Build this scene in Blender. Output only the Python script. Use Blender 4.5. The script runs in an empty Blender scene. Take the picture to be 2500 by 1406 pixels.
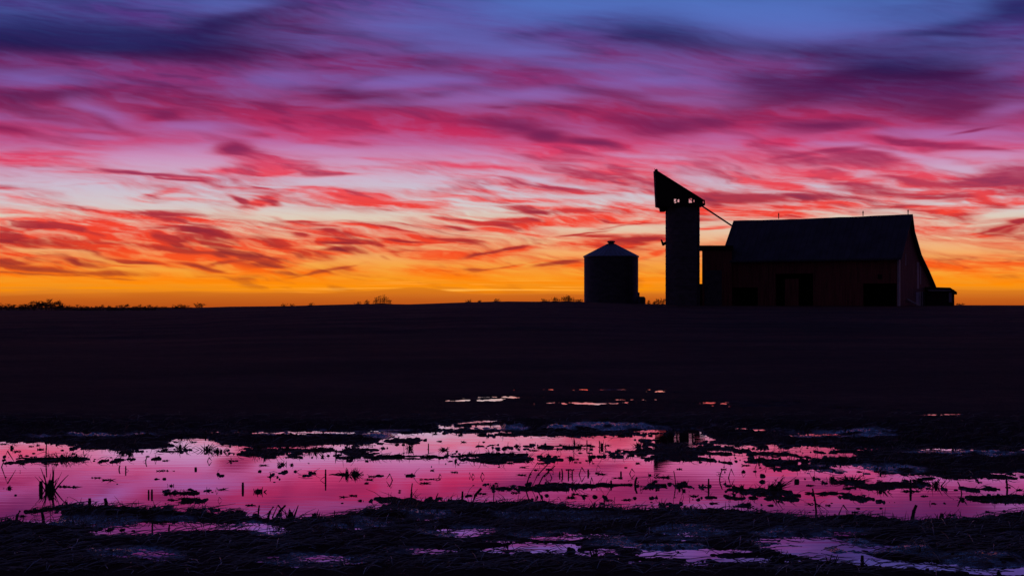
import numpy as np
# ------------------------------------------------------------------ noise
def _hash(ix, iy, seed):
    ix = ix.astype(np.uint32); iy = iy.astype(np.uint32)
    h = ix * np.uint32(374761393) + iy * np.uint32(668265263) + np.uint32((seed * 362437 + 1013904223) & 0xffffffff)
    h = (h ^ (h >> np.uint32(13))) * np.uint32(1274126177)
    h = h ^ (h >> np.uint32(16))
    return (h & np.uint32(0xffffff)).astype(np.float64) / 16777215.0
def vnoise(x, y, seed=0):
    x0 = np.floor(x); y0 = np.floor(y)
    fx = x - x0; fy = y - y0
    fx = fx * fx * fx * (fx * (fx * 6 - 15) + 10); fy = fy * fy * fy * (fy * (fy * 6 - 15) + 10)
    ix = (x0 + 100000).astype(np.int64); iy = (y0 + 100000).astype(np.int64)
    a = _hash(ix, iy, seed); b = _hash(ix + 1, iy, seed); c = _hash(ix, iy + 1, seed); d = _hash(ix + 1, iy + 1, seed)
    return ((a + (b - a) * fx) * (1 - fy) + (c + (d - c) * fx) * fy) * 2 - 1
def fbm(x, y, seed=0, octv=4, gain=0.5):
    s = 0; a = 1.0; t = 0
    for i in range(octv):
        ca, sa = np.cos(i * 0.7), np.sin(i * 0.7)
        s = s + a * vnoise(x * 2 ** i + 17.3 * i, y * 2 ** i - 9.1 * i, seed + i * 31); t += a; a *= gain
    return s / t * 1.6
# ------------------------------------------------------------------ the sunset: where the cloud lies
# strokes of cloud: kind (L lit red from below, D thick and dark, C a clear gap), x, y, half length, half height, tilt, weight
# (units: hundredths of a degree-like chart units laid on the dome; chart x grows to the right of north, y down to the horizon)
STROKES = """
L 830 14 340 46 0 .72
L 1450 60 300 26 0 .22
C 60 610 60 6 0 .3
C 900 45 120 26 0 .25
L 1080 30 160 30 0 .4
D 150 95 360 52 4 .97
D 60 112 280 36 0 .85
D 370 118 160 42 8 .85
D 500 62 130 30 -15 .6
D 530 120 130 36 0 .55
D 700 45 100 34 0 .35
L 330 38 90 20 10 .35
C 570 14 90 14 0 .55
L 300 158 380 16 3 .75
L 430 190 280 18 5 .85
C 70 188 120 18 0 .6
C 640 195 80 26 0 .45
D 560 52 70 10 -12 .3
L 60 240 150 14 0 .95
L 220 230 220 18 -2 .95
D 60 238 130 11 0 .5
D 200 228 150 10 -3 .5
D 285 216 24 8 0 .4
L 400 238 130 16 8 .95
D 370 230 50 12 0 .5
L 520 258 130 14 12 .95
D 530 252 90 8 14 .5
L 640 285 150 18 8 .95
D 60 266 120 10 12 .45
C 215 262 50 12 15 .65
C 50 297 110 6 14 .75
C 290 285 70 16 16 .65
D 262 300 50 8 24 .3
L 395 281 60 17 -10 .8
D 400 280 40 11 -10 .4
L 20 314 70 16 3 .85
D 20 314 55 11 3 .5
L 180 320 180 12 8 .55
C 255 337 80 8 10 .7
C 460 312 100 9 3 .65
L 330 346 130 7 0 .5
L 90 377 130 9 0 .85
C 430 376 140 22 0 .85
C 560 358 70 14 5 .7
L 780 82 80 10 0 .4
L 885 92 80 15 8 .6
D 870 88 50 10 5 .3
D 765 80 40 5 0 .35
L 785 136 90 12 0 .65
D 775 134 60 8 0 .4
L 925 110 70 12 5 .6
C 1010 70 140 42 0 .5
C 1200 102 140 24 0 .65
C 700 185 80 18 0 .5
L 850 163 170 18 0 .55
L 1080 153 170 15 3 .85
D 1075 158 80 11 3 .5
L 1210 185 110 18 8 .85
D 1205 194 90 9 5 .4
C 950 208 140 13 -4 .75
C 1110 200 100 9 0 .6
D 850 209 65 6 -14 .14
D 835 226 30 7 0 .5
L 880 246 120 18 5 .85
D 885 237 100 13 8 .6
D 955 252 70 11 5 .5
L 700 272 120 14 5 .9
D 720 272 110 11 5 .55
L 850 292 260 21 6 .92
D 970 274 80 7 5 .4
L 1070 300 190 22 8 1
L 800 322 130 13 0 .8
C 1160 248 160 13 0 .7
D 1065 233 70 5 -5 .3
D 1225 268 30 5 0 .6
L 1220 298 120 20 0 .7
D 1210 300 90 7 0 .35
D 1240 312 120 13 3 .75
L 1120 323 90 16 3 .95
L 700 337 100 9 5 .6
C 690 342 50 8 5 .45
C 810 371 110 13 5 .8
C 1040 372 170 14 3 .7
L 1170 388 80 5 3 .5
C 1350 18 220 32 0 .75
C 1750 30 260 42 0 .9
D 1600 72 150 26 3 .42
D 1585 95 90 18 3 .4
D 1720 110 100 20 5 .3
L 1340 87 120 14 -3 .45
L 1450 120 100 20 10 .4
D 1330 82 90 7 -8 .2
C 1280 130 90 11 0 .6
C 1500 165 200 16 0 .55
C 1600 196 140 14 0 .7
L 1290 190 90 17 3 .75
D 1300 176 80 7 5 .2
C 1330 230 140 15 0 .85
D 1490 222 90 8 6 .4
L 1550 238 130 18 12 .55
D 1570 245 80 10 12 .35
D 1370 265 90 7 3 .6
L 1390 277 130 13 3 .85
L 1545 282 140 28 5 .92
D 1565 292 90 13 3 .5
C 1700 245 120 12 3 .35
D 1655 307 100 17 -3 .6
D 1785 295 80 10 0 .55
L 1650 347 200 10 0 .7
L 1290 365 120 16 3 1
L 1440 355 130 14 3 .95
D 1330 333 45 11 5 .85
D 1435 346 65 9 3 .7
L 1520 396 170 12 0 .7
C 1730 348 120 22 0 .45
C 1270 387 50 7 8 .65
C 1960 52 170 48 0 .92
C 2200 40 170 32 0 .8
D 2260 30 180 34 0 .22
D 2490 30 70 42 0 .68
D 2420 58 130 14 -5 .55
D 2300 85 110 7 0 .5
L 2480 78 80 24 0 .5
D 2050 132 110 20 0 .35
C 2180 122 90 16 0 .35
D 2300 115 200 20 0 .3
C 2390 152 170 18 0 .5
D 2400 150 150 16 0 .25
D 1880 200 90 24 8 .55
D 2130 182 150 34 -5 .92
D 2280 178 120 20 0 .75
D 2030 226 150 30 -8 .92
D 2200 242 200 34 0 .85
D 2330 248 110 28 0 .7
D 1900 238 110 30 0 .5
C 2445 182 60 12 -5 .6
L 2250 245 200 40 0 .28
L 2040 278 160 15 0 .85
L 2150 292 160 17 5 .85
L 1880 292 70 24 0 .6
D 2000 305 100 9 0 .75
D 2290 272 160 22 0 .5
D 1990 320 70 10 -5 .4
L 1930 346 100 13 -3 1
L 2080 321 110 9 -8 .75
L 2120 342 110 9 5 .8
C 2050 352 90 11 3 .65
C 2470 270 60 16 -10 .6
C 2330 326 170 13 0 .82
D 2385 318 50 2.5 -8 .5
L 2250 353 180 11 4 .8
D 2250 351 120 7 5 .5
D 1900 120 180 16 4 .3
D 2350 205 160 26 0 .5
L 1750 150 200 16 3 .3
D 2420 365 60 4 8 .5
D 1985 376 100 5 -8 .55
L 2080 390 150 12 3 .7
D 2110 386 90 11 5 .6
C 2220 380 120 6 8 .7
C 2420 380 130 13 0 .85
L 40 386 110 11 5 .92
L 150 397 110 6 10 .5
C 400 400 170 20 0 .7
L 610 402 52 20 10 .92
D 598 374 50 22 14 .85
L 640 396 90 16 6 .7
D 660 388 60 8 8 .4
L 560 417 95 6 2 .98
D 350 423 105 4.5 3 .75
L 200 422 100 3 2 .4
D 425 436 55 2 3 .8
L 480 433 80 4 3 .5
D 10 452 45 5 8 .6
L 60 461 110 7 10 .35
L 40 479 70 3 8 .5
L 230 455 60 2.5 -4 .6
C 300 482 220 22 8 .92
C 90 502 200 10 8 .5
L 405 470 36 8 -20 .55
L 420 487 70 7 3 .6
L 500 462 60 7 -8 .3
L 20 513 60 5 8 .6
L 250 516 120 6 8 .6
L 400 536 120 9 3 .9
D 400 524 72 5.5 2 .8
L 60 545 140 12 3 .9
D 230 543 110 5 0 .5
L 300 556 260 17 3 .95
L 80 577 180 15 4 1
D 50 555 90 7 3 .5
D 120 590 160 5 3 .6
D 250 600 130 9 5 .6
L 350 585 260 16 5 .9
D 500 572 95 5 8 .8
D 440 560 70 4 0 .4
L 490 600 200 17 4 .95
L 300 612 200 7 8 .8
C 190 622 170 6 8 .92
L 60 622 90 7 0 .5
L 470 626 210 13 3 .95
D 440 612 70 4 5 .5
D 330 636 55 3.5 5 .7
D 550 620 70 3 3 .5
D 490 650 50 3.5 10 .7
D 540 641 32 3 -8 .7
D 590 636 22 3.5 0 .8
D 622 650 30 2.5 0 .6
L 130 660 210 12 0 1
D 30 640 42 5.5 3 .85
D 175 638 30 3.5 8 .85
D 130 654 150 4 2 .7
D 262 663 60 6 3 .92
D 60 664 80 3 2 .6
D 272 678 50 1.5 0 .6
C 400 658 120 6 3 .85
L 420 675 32 5 10 .5
L 342 685 50 3.5 -5 .6
L 500 688 200 7 2 .5
L 660 420 95 8 2 1
L 770 423 95 8 2 .9
D 780 422 52 4.5 2 .8
L 700 400 90 13 10 .6
C 700 384 60 3 8 .5
C 860 396 90 10 3 .7
L 930 391 50 3 2 .5
L 960 412 150 5 2 .5
C 960 445 200 15 0 .8
L 1110 405 120 7 2 .7
L 1190 412 110 8 5 .95
L 1180 435 120 6 4 .4
L 735 468 45 5 10 .8
L 830 472 80 11 8 1
L 885 486 110 12 6 1
L 1000 491 130 12 4 .6
L 650 460 60 3 10 .5
L 1165 483 55 5 5 .8
L 1210 455 130 18 4 .35
L 640 502 44 11 -15 .85
D 600 495 32 4.5 22 .7
D 672 497 22 4 14 .6
C 860 528 220 12 0 .85
L 755 548 72 6 8 .8
D 748 540 40 2 5 .5
L 640 556 40 2 0 .5
L 820 573 95 7 5 .85
D 830 569 60 2.5 8 .45
D 725 576 18 4.5 0 .6
L 970 570 150 8 8 .72
D 960 561 60 2 8 .5
D 1075 561 70 2 10 .45
L 800 592 115 9 2 1
D 830 597 62 2.5 3 .75
L 820 618 65 5 0 .8
D 820 611 38 4 0 .97
L 1000 592 110 8 3 .92
D 1000 590 55 2.5 3 .7
L 1135 590 90 6 5 .6
C 900 632 80 12 0 .6
D 975 618 15 4 10 .65
D 1008 614 28 2.5 5 .4
D 941 630 11 3 18 .5
L 1100 626 130 8 3 .95
L 1215 622 70 8 -6 .92
D 1200 620 52 3.5 -10 .8
L 1155 537 70 7 8 .8
D 1170 536 70 3 6 .7
L 1190 560 110 8 3 .92
D 1130 553 34 4 6 .8
D 1230 540 50 6 0 .6
L 650 632 110 9 3 .6
L 650 656 95 13 5 .9
D 640 645 60 4 3 .4
L 760 669 120 7 -8 .85
D 702 665 32 3.5 3 .7
D 785 660 75 2.5 -10 .7
L 700 685 160 7 0 .8
C 790 645 95 7 -8 .7
C 920 664 120 12 0 .6
L 1100 660 130 11 3 .7
D 1155 656 26 3.5 5 .7
L 1190 673 110 9 0 .92
D 1220 652 60 2 -8 .5
L 1300 376 70 7 5 .8
L 1320 405 120 8 5 .9
L 1440 412 160 14 8 .8
C 1330 441 110 6 8 .65
D 1425 466 85 5 8 .6
D 1300 452 70 2.5 8 .45
L 1510 440 160 13 8 .85
L 1500 472 130 8 0 .5
C 1490 487 110 8 3 .75
L 1320 491 130 6 3 .8
C 1265 505 60 8 0 .85
L 1420 516 180 9 3 1
D 1330 522 64 4.5 3 .6
D 1460 517 90 4.5 0 .4
L 1580 503 80 14 0 .8
L 1500 536 210 11 0 1
L 1340 546 130 9 3 .92
D 1250 541 55 6 0 .5
L 1300 571 42 7 22 .7
C 1430 561 120 5 0 .85
C 1570 562 90 7 0 .75
D 1540 550 74 2 -6 .3
D 1430 567 54 1.8 -6 .5
D 1465 575 45 3.5 3 .4
L 1540 597 130 7 -3 .8
D 1560 587 95 7 -3 .62
L 1420 591 65 4 0 .7
L 1270 611 64 7 -12 .92
D 1265 605 52 3.5 -12 .8
C 1380 612 65 9 0 .8
L 1402 649 55 7 -5 .92
D 1382 641 52 5 -8 .9
L 1285 645 85 2.5 -8 .65
L 1600 625 62 4.5 -12 .95
C 1300 672 110 12 0 .6
C 1600 650 52 14 0 .85
L 1800 432 90 10 8 .92
C 1730 441 90 13 6 .7
D 1800 482 100 10 0 .75
L 1770 512 100 13 0 1
C 1740 572 70 20 0 .9
L 1742 560 28 4 0 .8
L 1900 450 100 8 8 .92
L 2000 412 160 18 0 .6
D 1990 400 110 7 0 .5
D 2085 396 65 9 5 .5
C 2120 430 65 4 8 .55
L 2160 442 100 12 5 .6
D 2105 450 65 5 5 .5
D 2155 466 85 8 5 .5
D 1985 480 100 8 3 .78
L 2000 501 130 10 -2 1
L 1900 522 130 13 0 1
D 2122 487 42 4.5 8 .45
L 2140 505 80 8 0 .6
C 2180 515 60 4 0 .6
L 2260 430 160 8 6 .85
D 2265 445 110 6 8 .5
C 2350 410 140 10 8 .92
C 2470 405 80 8 0 .7
L 2420 450 140 14 0 .6
D 2425 447 130 12 0 .6
D 2485 430 70 24 0 .6
L 2410 476 150 15 0 .85
L 2440 486 110 6 0 1
D 2280 478 52 6 3 .5
D 2370 488 62 9 10 .6
D 2470 470 60 8 0 .4
L 2340 502 100 13 -15 .8
L 2290 517 90 11 10 .75
L 2335 540 42 9 -25 .55
L 2262 560 52 9 0 .65
C 2440 522 90 9 -6 .92
L 2440 553 65 3.5 -12 .75
D 2475 543 44 4.5 -5 .92
L 2400 562 32 2 -12 .7
L 2400 576 64 4 -15 .4
C 2340 612 130 17 0 .8
C 1000 350 60 6 6 .35
C 1250 395 150 14 4 .55
C 1180 365 110 9 6 .5
C 760 360 120 9 8 .5
C 480 395 90 16 -4 .6
C 880 255 120 8 -6 .3
C 1400 320 60 5 6 .35
C 1600 380 110 6 6 .4
L 900 700 200 7 2 .6
L 1250 705 120 7 0 .4
C 350 660 160 7 3 .7
C 620 520 80 12 0 .5
C 950 640 110 14 0 .6
C 60 695 160 12 0 .75
C 250 700 90 7 0 .4
L 2340 648 160 11 0 .6
L 2400 668 160 10 0 .45
L 2480 690 60 10 0 .5
"""
def hexs(rows):
    ys = np.array([r[0] for r in rows], float)
    cs = np.array([r[1:] for r in rows], float) / 255.0
    cs = np.where(cs <= 0.04045, cs / 12.92, ((cs + 0.055) / 1.055) ** 2.4)
    return ys, cs
CLEAR = hexs([(-600,52,78,162),(-150,68,102,192),(0,80,112,190),(50,86,110,190),(100,96,102,182),(150,112,98,178),(200,126,98,178),(250,146,98,170),
 (300,162,100,170),(345,182,112,172),(380,202,142,186),(420,206,172,200),(460,204,190,206),(500,212,200,202),(530,222,206,188),(560,228,196,170),
 (590,238,182,134),(620,246,170,100),(650,247,164,66),(680,250,156,34),(700,240,142,30),(715,216,124,38),(730,205,102,26),(748,188,84,24),(800,150,60,20)])
LIT = hexs([(-600,30,26,72),(-150,48,34,92),(0,84,58,138),(60,96,58,138),(110,106,56,126),(150,128,48,112),(200,142,46,110),(240,146,40,94),(280,170,42,92),
 (320,194,44,94),(360,212,58,104),(400,226,76,108),(440,232,72,88),(480,238,72,74),(510,240,68,58),(540,246,66,46),(570,240,68,46),
 (600,242,70,38),(630,248,84,34),(655,252,98,22),(680,255,130,12),(705,253,148,8),(722,226,112,14),(735,204,88,20),(748,190,78,22)])
DARK = hexs([(-600,14,14,40),(-150,22,22,62),(0,36,40,98),(60,34,42,100),(95,28,26,80),(125,48,20,70),(160,66,20,74),(200,70,30,84),(240,92,32,84),(280,104,32,84),
 (320,108,32,84),(360,116,38,86),(400,134,48,90),(450,124,48,86),(500,134,46,70),(540,140,42,62),(580,140,36,50),(620,112,38,48),
 (655,128,40,42),(680,160,70,34),(720,176,84,30),(748,170,76,26)])
def cloud(x, y):
    """cover of lit and of dark cloud, and the height in the sky, at chart points x, y"""
    hi = np.clip((420 - y) / 300, 0, 1)                     # cloud is softer higher up
    xx = np.clip(x, -600, 3000)
    ys = y - .10 * (xx - 1250) + .055 * np.maximum(xx - 1500, 0) ** 2 / 1000 - .04 * fbm(x / 500, y / 120, 71, 2) * 300   # streaks lean with the wind
    wx = x + 22 * fbm(x / 260, y / 60, 3, 3) + (1 - hi * .6) * 7 * fbm(x / 60, y / 26, 8, 3)
    wy = y + 5 * fbm(x / 230, y / 55, 5, 2) + (1 - hi * .5) * 3.0 * fbm(x / 95 + y / 60, y / 15, 11, 2)
    wn = ys + (wy - y)
    n = fbm(wx / 260, wn / 30, 21, 5)
    outside = np.clip((np.abs(x - 1250) - 1250) / 500, 0, 1)
    rt = np.clip((x - 1150) / 500, 0, 1)
    lit = np.interp(y, [-300, 0, 100, 180, 350, 430, 560, 700, 720, 745], [.3, .3, .42, .55, .38, .13, .14, .55, .15, .1]) + rt * .33 * np.exp(-((y - 430) / 80) ** 2) + .16 * np.exp(-((y - 590) / 50) ** 2) * (1 - rt) + .28 * n + .2 * outside * (n > 0)
    lit = np.clip(lit, 0, 1); dark = np.clip(.16 * hi + .05 + .25 * fbm(wx / 300, wn / 36, 77, 4) * (.4 + outside), 0, 1) * np.clip((700 - y) / 100, 0, 1)
    tot = np.maximum(lit + dark, 1); lit = lit / tot; dark = dark / tot
    for ln in STROKES.strip().splitlines():
        k, *v = ln.split(); sx, sy, rx, ry, an, s = map(float, v)
        ca, sa = np.cos(np.radians(an)), np.sin(np.radians(an))
        m = (np.abs(x - sx) < rx * 2.2 + 60) & (np.abs(y - sy) < (ry + rx * abs(sa)) * 2.2 + 24)
        if not m.any(): continue
        dx = wx[m] - sx; dy = wy[m] - sy
        kw = 1.35 if k == 'D' else 1.2
        u = (dx * ca + dy * sa) / (rx * 1.15); w = (-dx * sa + dy * ca) / (ry * kw)
        a = min(1, s * (1.45 if k == 'D' else 1.05)) * np.exp(-(u * u + w * w) ** (1.1 if sy < 330 else 1.6))
        sh = .22 if sy > 380 else .08
        lit[m] = lit[m] * (1 - a) + (a if k == 'L' else sh * a if k == 'D' else 0)
        dark[m] = dark[m] * (1 - a) + ((1 - sh) * a if k == 'D' else 0)
    # mottling: thicker and thinner places inside the cloud sheets
    mt = fbm(wx / 125 - wn / 50, wn / 24, 133, 4, .52); mt2 = fbm(wx / 60 + wn / 60, wn / 16, 143, 4, .55)
    lowc = np.clip((y - 330) / 160, 0, 1) * np.clip((715 - y) / 40, 0, 1)
    a = np.clip(mt * 1.5 - .22, 0, .8) * lit * (.55 + .45 * lowc); lit = lit - a * .9; dark = dark + a * .9
    a = np.clip(-mt * 1.2 - .15 + .4 * mt2, 0, .55) * lit * (.45 + .25 * lowc); lit = lit - a
    # fibres: thin wind-drawn streaks inside the cloud and along its edges
    st = fbm(wx / 110 - wn / 14, wn / 5.5, 41, 4, .6); st2 = fbm(wx / 130, wn / 11, 51, 4, .6); st3 = fbm(wx / 34 - wn / 9, wn / 10, 61, 3, .6)
    lo = np.clip((y - 330) / 150, 0, 1)
    amp = (.035 + .165 * lo) * np.clip((735 - y) / 60, 0, 1)
    edge = 4 * lit * (1 - lit)
    lit2 = lit + amp * (st + .8 * st2 + .6 * st3) * (.35 + edge)
    # bright yellow threads low down
    th = .4 * np.exp(-((x - 1150) / 420) ** 2) * np.clip(fbm(x / 190, y / 3.2, 91, 3) - .40, 0, 1) * np.exp(-((y - 703) / 20) ** 2)
    hz = np.clip((y - (716 + 7 * fbm(x / 330, y * 0, 15, 3) - 12 * np.exp(-((x - 1020) / 90) ** 2) - 10 * np.exp(-((x - 2450) / 300) ** 2))) / 3, 0, 1)   # smoke-dull layer on the horizon
    lit2 = lit2 + 1.2 * np.clip(fbm(x / 260, y / 6, 95, 3) + .15, 0, 1) * np.exp(-((y - 700) / 17) ** 2) * .7
    d2 = dark + amp * 1.0 * (st2 + .7 * st3) * 4 * dark * (1 - dark) + amp * .35 * np.clip(st, 0, 1) * lit
    lit2 = np.clip(lit2 * (1 - .65 * hz), 0, 1); d2 = np.clip(d2 * (1 - hz) + .28 * hz + .1 * hz * fbm(x / 200, y / 20, 19, 3), 0, 1); th = th * (1 - hz)
    tot = np.maximum(lit2 + d2, 1); lit2 = lit2 / tot; d2 = d2 / tot
    warm = np.clip(1.3 * d2 * (1 - lit2 - d2), 0, 1) * np.clip((735 - y) / 20, 0, 1) * np.clip((y - 250) / 100, 0, 1)   # thin edges of dark cloud glow
    return lit2 + np.minimum(warm, 1 - lit2 - d2), d2, th
def chart_height(x, y):
    # thick cloud high on the right and on the left still looks blue: its colour is taken from higher up the ramps
    return y - 62 * np.exp(-((x - 2190) / 250) ** 2 - ((y - 180) / 62) ** 2) - 30 * np.exp(-((x - 330) / 260) ** 2 - ((y - 110) / 30) ** 2) \
        + 85 * np.exp(-((x - 760) / 330) ** 2 - ((y - 20) / 75) ** 2)
def ramp(r, y):
    return np.stack([np.interp(y, r[0], r[1][:, i]) for i in range(3)], -1)
import bpy, math, random
from mathutils import Vector
random.seed(7)
C = bpy.context.scene.collection
F = 3600.0            # the lens, in chart units
EYE = 1.5             # camera height above the water
def at(px, py, Y):    # chart point -> real point at distance Y
    return ((px - 1250) / F * Y, Y, EYE + (745 - py) / F * Y)
def tag(o, label=None, cat=None, group=None, kind=None):
    if label: o['label'] = label
    if cat: o['category'] = cat
    if group: o['group'] = group
    if kind: o['kind'] = kind
    return o
def thing(name, loc, label, cat, group=None, rz=0):
    o = bpy.data.objects.new(name, None); C.objects.link(o)
    o.location = loc; o.rotation_euler = (0, 0, rz); o.empty_display_size = .2
    return tag(o, label, cat, group)
class MB:
    """collects faces; build() links them as ONE mesh object"""
    def __init__(s): s.v = []; s.f = []
    def add(s, vs, fs):
        n = len(s.v); s.v += [tuple(p) for p in vs]; s.f += [tuple(i + n for i in f) for f in fs]; return s
    def box(s, a, b):
        (x0, y0, z0), (x1, y1, z1) = a, b
        return s.add([(x0,y0,z0),(x1,y0,z0),(x1,y1,z0),(x0,y1,z0),(x0,y0,z1),(x1,y0,z1),(x1,y1,z1),(x0,y1,z1)],
            [(0,3,2,1),(4,5,6,7),(0,1,5,4),(1,2,6,5),(2,3,7,6),(3,0,4,7)])
    def obox(s, o, ex, ey, ez, a, b):   # box in a frame
        o, ex, ey, ez = map(Vector, (o, ex, ey, ez)); n = len(s.v); m = MB().box(a, b)
        return s.add([tuple(o + ex * p[0] + ey * p[1] + ez * p[2]) for p in m.v], m.f)
    def prism(s, poly, d):              # poly: list of 3-D points, extruded by vector d
        n = len(poly); d = Vector(d)
        vs = [tuple(Vector(p)) for p in poly] + [tuple(Vector(p) + d) for p in poly]
        return s.add(vs, [tuple(range(n - 1, -1, -1)), tuple(range(n, 2 * n))] + [(i, (i + 1) % n, n + (i + 1) % n, n + i) for i in range(n)])
    def tube(s, pts, rad, n=5, cap=True):
        pts = [Vector(p) for p in pts]; base = len(s.v)
        if not hasattr(rad, '__len__'): rad = [rad] * len(pts)
        for i, p in enumerate(pts):
            d = (pts[min(i + 1, len(pts) - 1)] - pts[max(i - 1, 0)]).normalized()
            u = d.cross(Vector((0, 0, 1)) if abs(d.z) < .9 else Vector((1, 0, 0))).normalized(); w = d.cross(u)
            for k in range(n):
                t = 2 * math.pi * k / n
                s.v.append(tuple(p + (u * math.cos(t) + w * math.sin(t)) * rad[i]))
        for i in range(len(pts) - 1):
            for k in range(n):
                a = base + i * n + k; b = base + i * n + (k + 1) % n
                s.f.append((a, b, b + n, a + n))
        if cap:
            s.f.append(tuple(base + k for k in range(n))[::-1]); s.f.append(tuple(base + (len(pts) - 1) * n + k for k in range(n)))
        return s
    def ring(s, c, prof, n=48):         # surface of revolution; prof = [(r, z)...]
        base = len(s.v)
        for r, z in prof:
            for k in range(n):
                t = 2 * math.pi * k / n; s.v.append((c[0] + r * math.cos(t), c[1] + r * math.sin(t), c[2] + z))
        for i in range(len(prof) - 1):
            for k in range(n):
                a = base + i * n + k; b = base + i * n + (k + 1) % n
                s.f.append((a, b, b + n, a + n))
        s.f.append(tuple(base + (len(prof) - 1) * n + k for k in range(n)))
        return s
    def build(s, name, mat, parent=None, smooth=False, label=None):
        o = parent
        loc = Vector((0, 0, 0))
        while o is not None: loc = loc + o.location; o = o.parent
        me = bpy.data.meshes.new(name)
        me.from_pydata([(p[0] - loc.x, p[1] - loc.y, p[2] - loc.z) for p in s.v], [], s.f); me.update()
        me.materials.append(mat)
        if smooth: me.polygons.foreach_set('use_smooth', [True] * len(me.polygons))
        ob = bpy.data.objects.new(name, me); C.objects.link(ob); ob.parent = parent
        if label: ob['label'] = label
        return ob
# ---------------------------------------------------------------- materials
def newmat(name):
    m = bpy.data.materials.new(name); m.use_nodes = True; nt = m.node_tree; nt.nodes.clear()
    out = nt.nodes.new('ShaderNodeOutputMaterial'); return m, nt, out
def surf(name, col, rough=.8, var=.3, scale=3.0, stretch=(1, 1, 1), bump=.3, metal=0.0, spec=.3, bumpscale=None):
    m, nt, out = newmat(name); N = nt.nodes.new; L = nt.links.new
    p = N('ShaderNodeBsdfPrincipled'); tc = N('ShaderNodeTexCoord'); mp = N('ShaderNodeMapping'); nz = N('ShaderNodeTexNoise'); cr = N('ShaderNodeValToRGB')
    mp.inputs['Scale'].default_value = stretch; nz.inputs['Scale'].default_value = scale; nz.inputs['Detail'].default_value = 8
    L(tc.outputs['Object'], mp.inputs['Vector']); L(mp.outputs[0], nz.inputs['Vector']); L(nz.outputs['Fac'], cr.inputs[0])
    cr.color_ramp.elements[0].position = .3; cr.color_ramp.elements[1].position = .7
    cr.color_ramp.elements[0].color = [c * (1 - var) for c in col] + [1]; cr.color_ramp.elements[1].color = [min(1, c * (1 + var)) for c in col] + [1]
    L(cr.outputs[0], p.inputs['Base Color']); p.inputs['Roughness'].default_value = rough; p.inputs['Metallic'].default_value = metal
    p.inputs['Specular IOR Level'].default_value = spec
    nb = N('ShaderNodeTexNoise'); nb.inputs['Scale'].default_value = bumpscale or scale * 6; nb.inputs['Detail'].default_value = 5
    L(mp.outputs[0], nb.inputs['Vector']); b = N('ShaderNodeBump'); b.inputs['Strength'].default_value = bump; b.inputs['Distance'].default_value = .02
    L(nb.outputs['Fac'], b.inputs['Height']); L(b.outputs[0], p.inputs['Normal']); L(p.outputs[0], out.inputs[0])
    return m
M = dict(
    barn_red=surf('weathered red barn boards', (.23, .062, .05), .85, .45, 1.2, (6, 6, .35), .6),
    gable=surf('greyed red gable boards', (.2, .085, .085), .8, .5, 1.4, (7, 7, .3), .6),
    roofing=surf('dark tin roofing', (.068, .068, .092), .7, .3, .8, (1, 1, 1), .2, .3),
    dark=surf('dark timber', (.03, .022, .02), .9, .3, 2, (4, 4, .5)),
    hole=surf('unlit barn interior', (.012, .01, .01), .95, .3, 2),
    trim=surf('pale painted trim', (.45, .42, .42), .6, .25, 3, (3, 3, .6)),
    pale=surf('pale violet grey door paint', (.34, .31, .40), .6, .3, 3, (4, 4, .4)),
    concrete=surf('grey stave concrete', (.11, .095, .105), .85, .3, 1.6, (1, 1, 1.8), .5),
    steel=surf('galvanised steel', (.09, .085, .10), .6, .3, 1.5, (1, 1, 2), .15, .5),
    steelroof=surf('galvanised bin roof sheets', (.14, .14, .18), .45, .25, 2, (1, 1, 1), .15, .4),
    iron=surf('dark iron', (.05, .05, .055), .6, .3, 6, (1, 1, 1), .2, .5),
    straw=surf('wet corn stalk', (.045, .035, .026), .6, .45, 30, (1, 1, 1), .4, 0, .35),
    weed=surf('dry weed stem', (.05, .04, .025), .8, .4, 10),
    bark=surf('bare bark and twigs', (.035, .028, .025), .9, .3, 3),
)
# ---------------------------------------------------------------- the sky dome
def sky_dome():
    R = 4200.0
    az = np.concatenate([np.linspace(-180, -30, 61)[:-1], np.linspace(-30, -21, 40)[:-1], np.linspace(-21, 21, 1150), np.linspace(21, 30, 40)[1:], np.linspace(30, 180, 61)[1:]])
    el = np.concatenate([[-3.0, -1.5], np.linspace(-.4, 12.8, 500), np.linspace(12.8, 20, 50)[1:], np.linspace(20, 89.9, 40)[1:]])
    az = np.radians(az); el = np.radians(el)
    A, E = np.meshgrid(az, el)
    a25 = np.radians(24.0); aa = np.minimum(np.abs(A), a25)
    x = 1250 + np.sign(A) * F * (np.tan(aa) + (np.abs(A) - aa) * 1.15)
    y = 745 - F * np.tan(np.minimum(E, 1.45)) / np.cos(aa)
    y = np.where(y < -400, -400 - 400 * (1 - np.exp((y + 400) / 2500)), y)
    lit, dark, th = cloud(x.ravel(), y.ravel())
    back = np.clip((np.degrees(np.abs(A)) - 32) / 75, 0, 1); back = np.maximum(back, np.clip((np.degrees(E) - 22) / 55, 0, 1)).ravel()
    P = np.stack([np.cos(E) * np.sin(A) * R, np.cos(E) * np.cos(A) * R, np.sin(E) * R + EYE], -1).reshape(-1, 3)
    nr, nc = A.shape
    idx = np.arange(nr * nc).reshape(nr, nc)
    q = np.stack([idx[:-1, :-1], idx[1:, :-1], idx[1:, 1:], idx[:-1, 1:]], -1).reshape(-1, 4)
    ob = grid_mesh('sky', P, q, sky_mat())
    me = ob.data
    for nm, arr in (('lit_cloud', lit), ('dark_cloud', dark), ('thread', th), ('height', (chart_height(x, y).ravel() + 800) / 1600), ('behind', back)):
        at_ = me.attributes.new(nm, 'FLOAT', 'POINT'); at_.data.foreach_set('value', arr.astype(np.float32))
    tag(ob, kind='structure')
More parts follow.
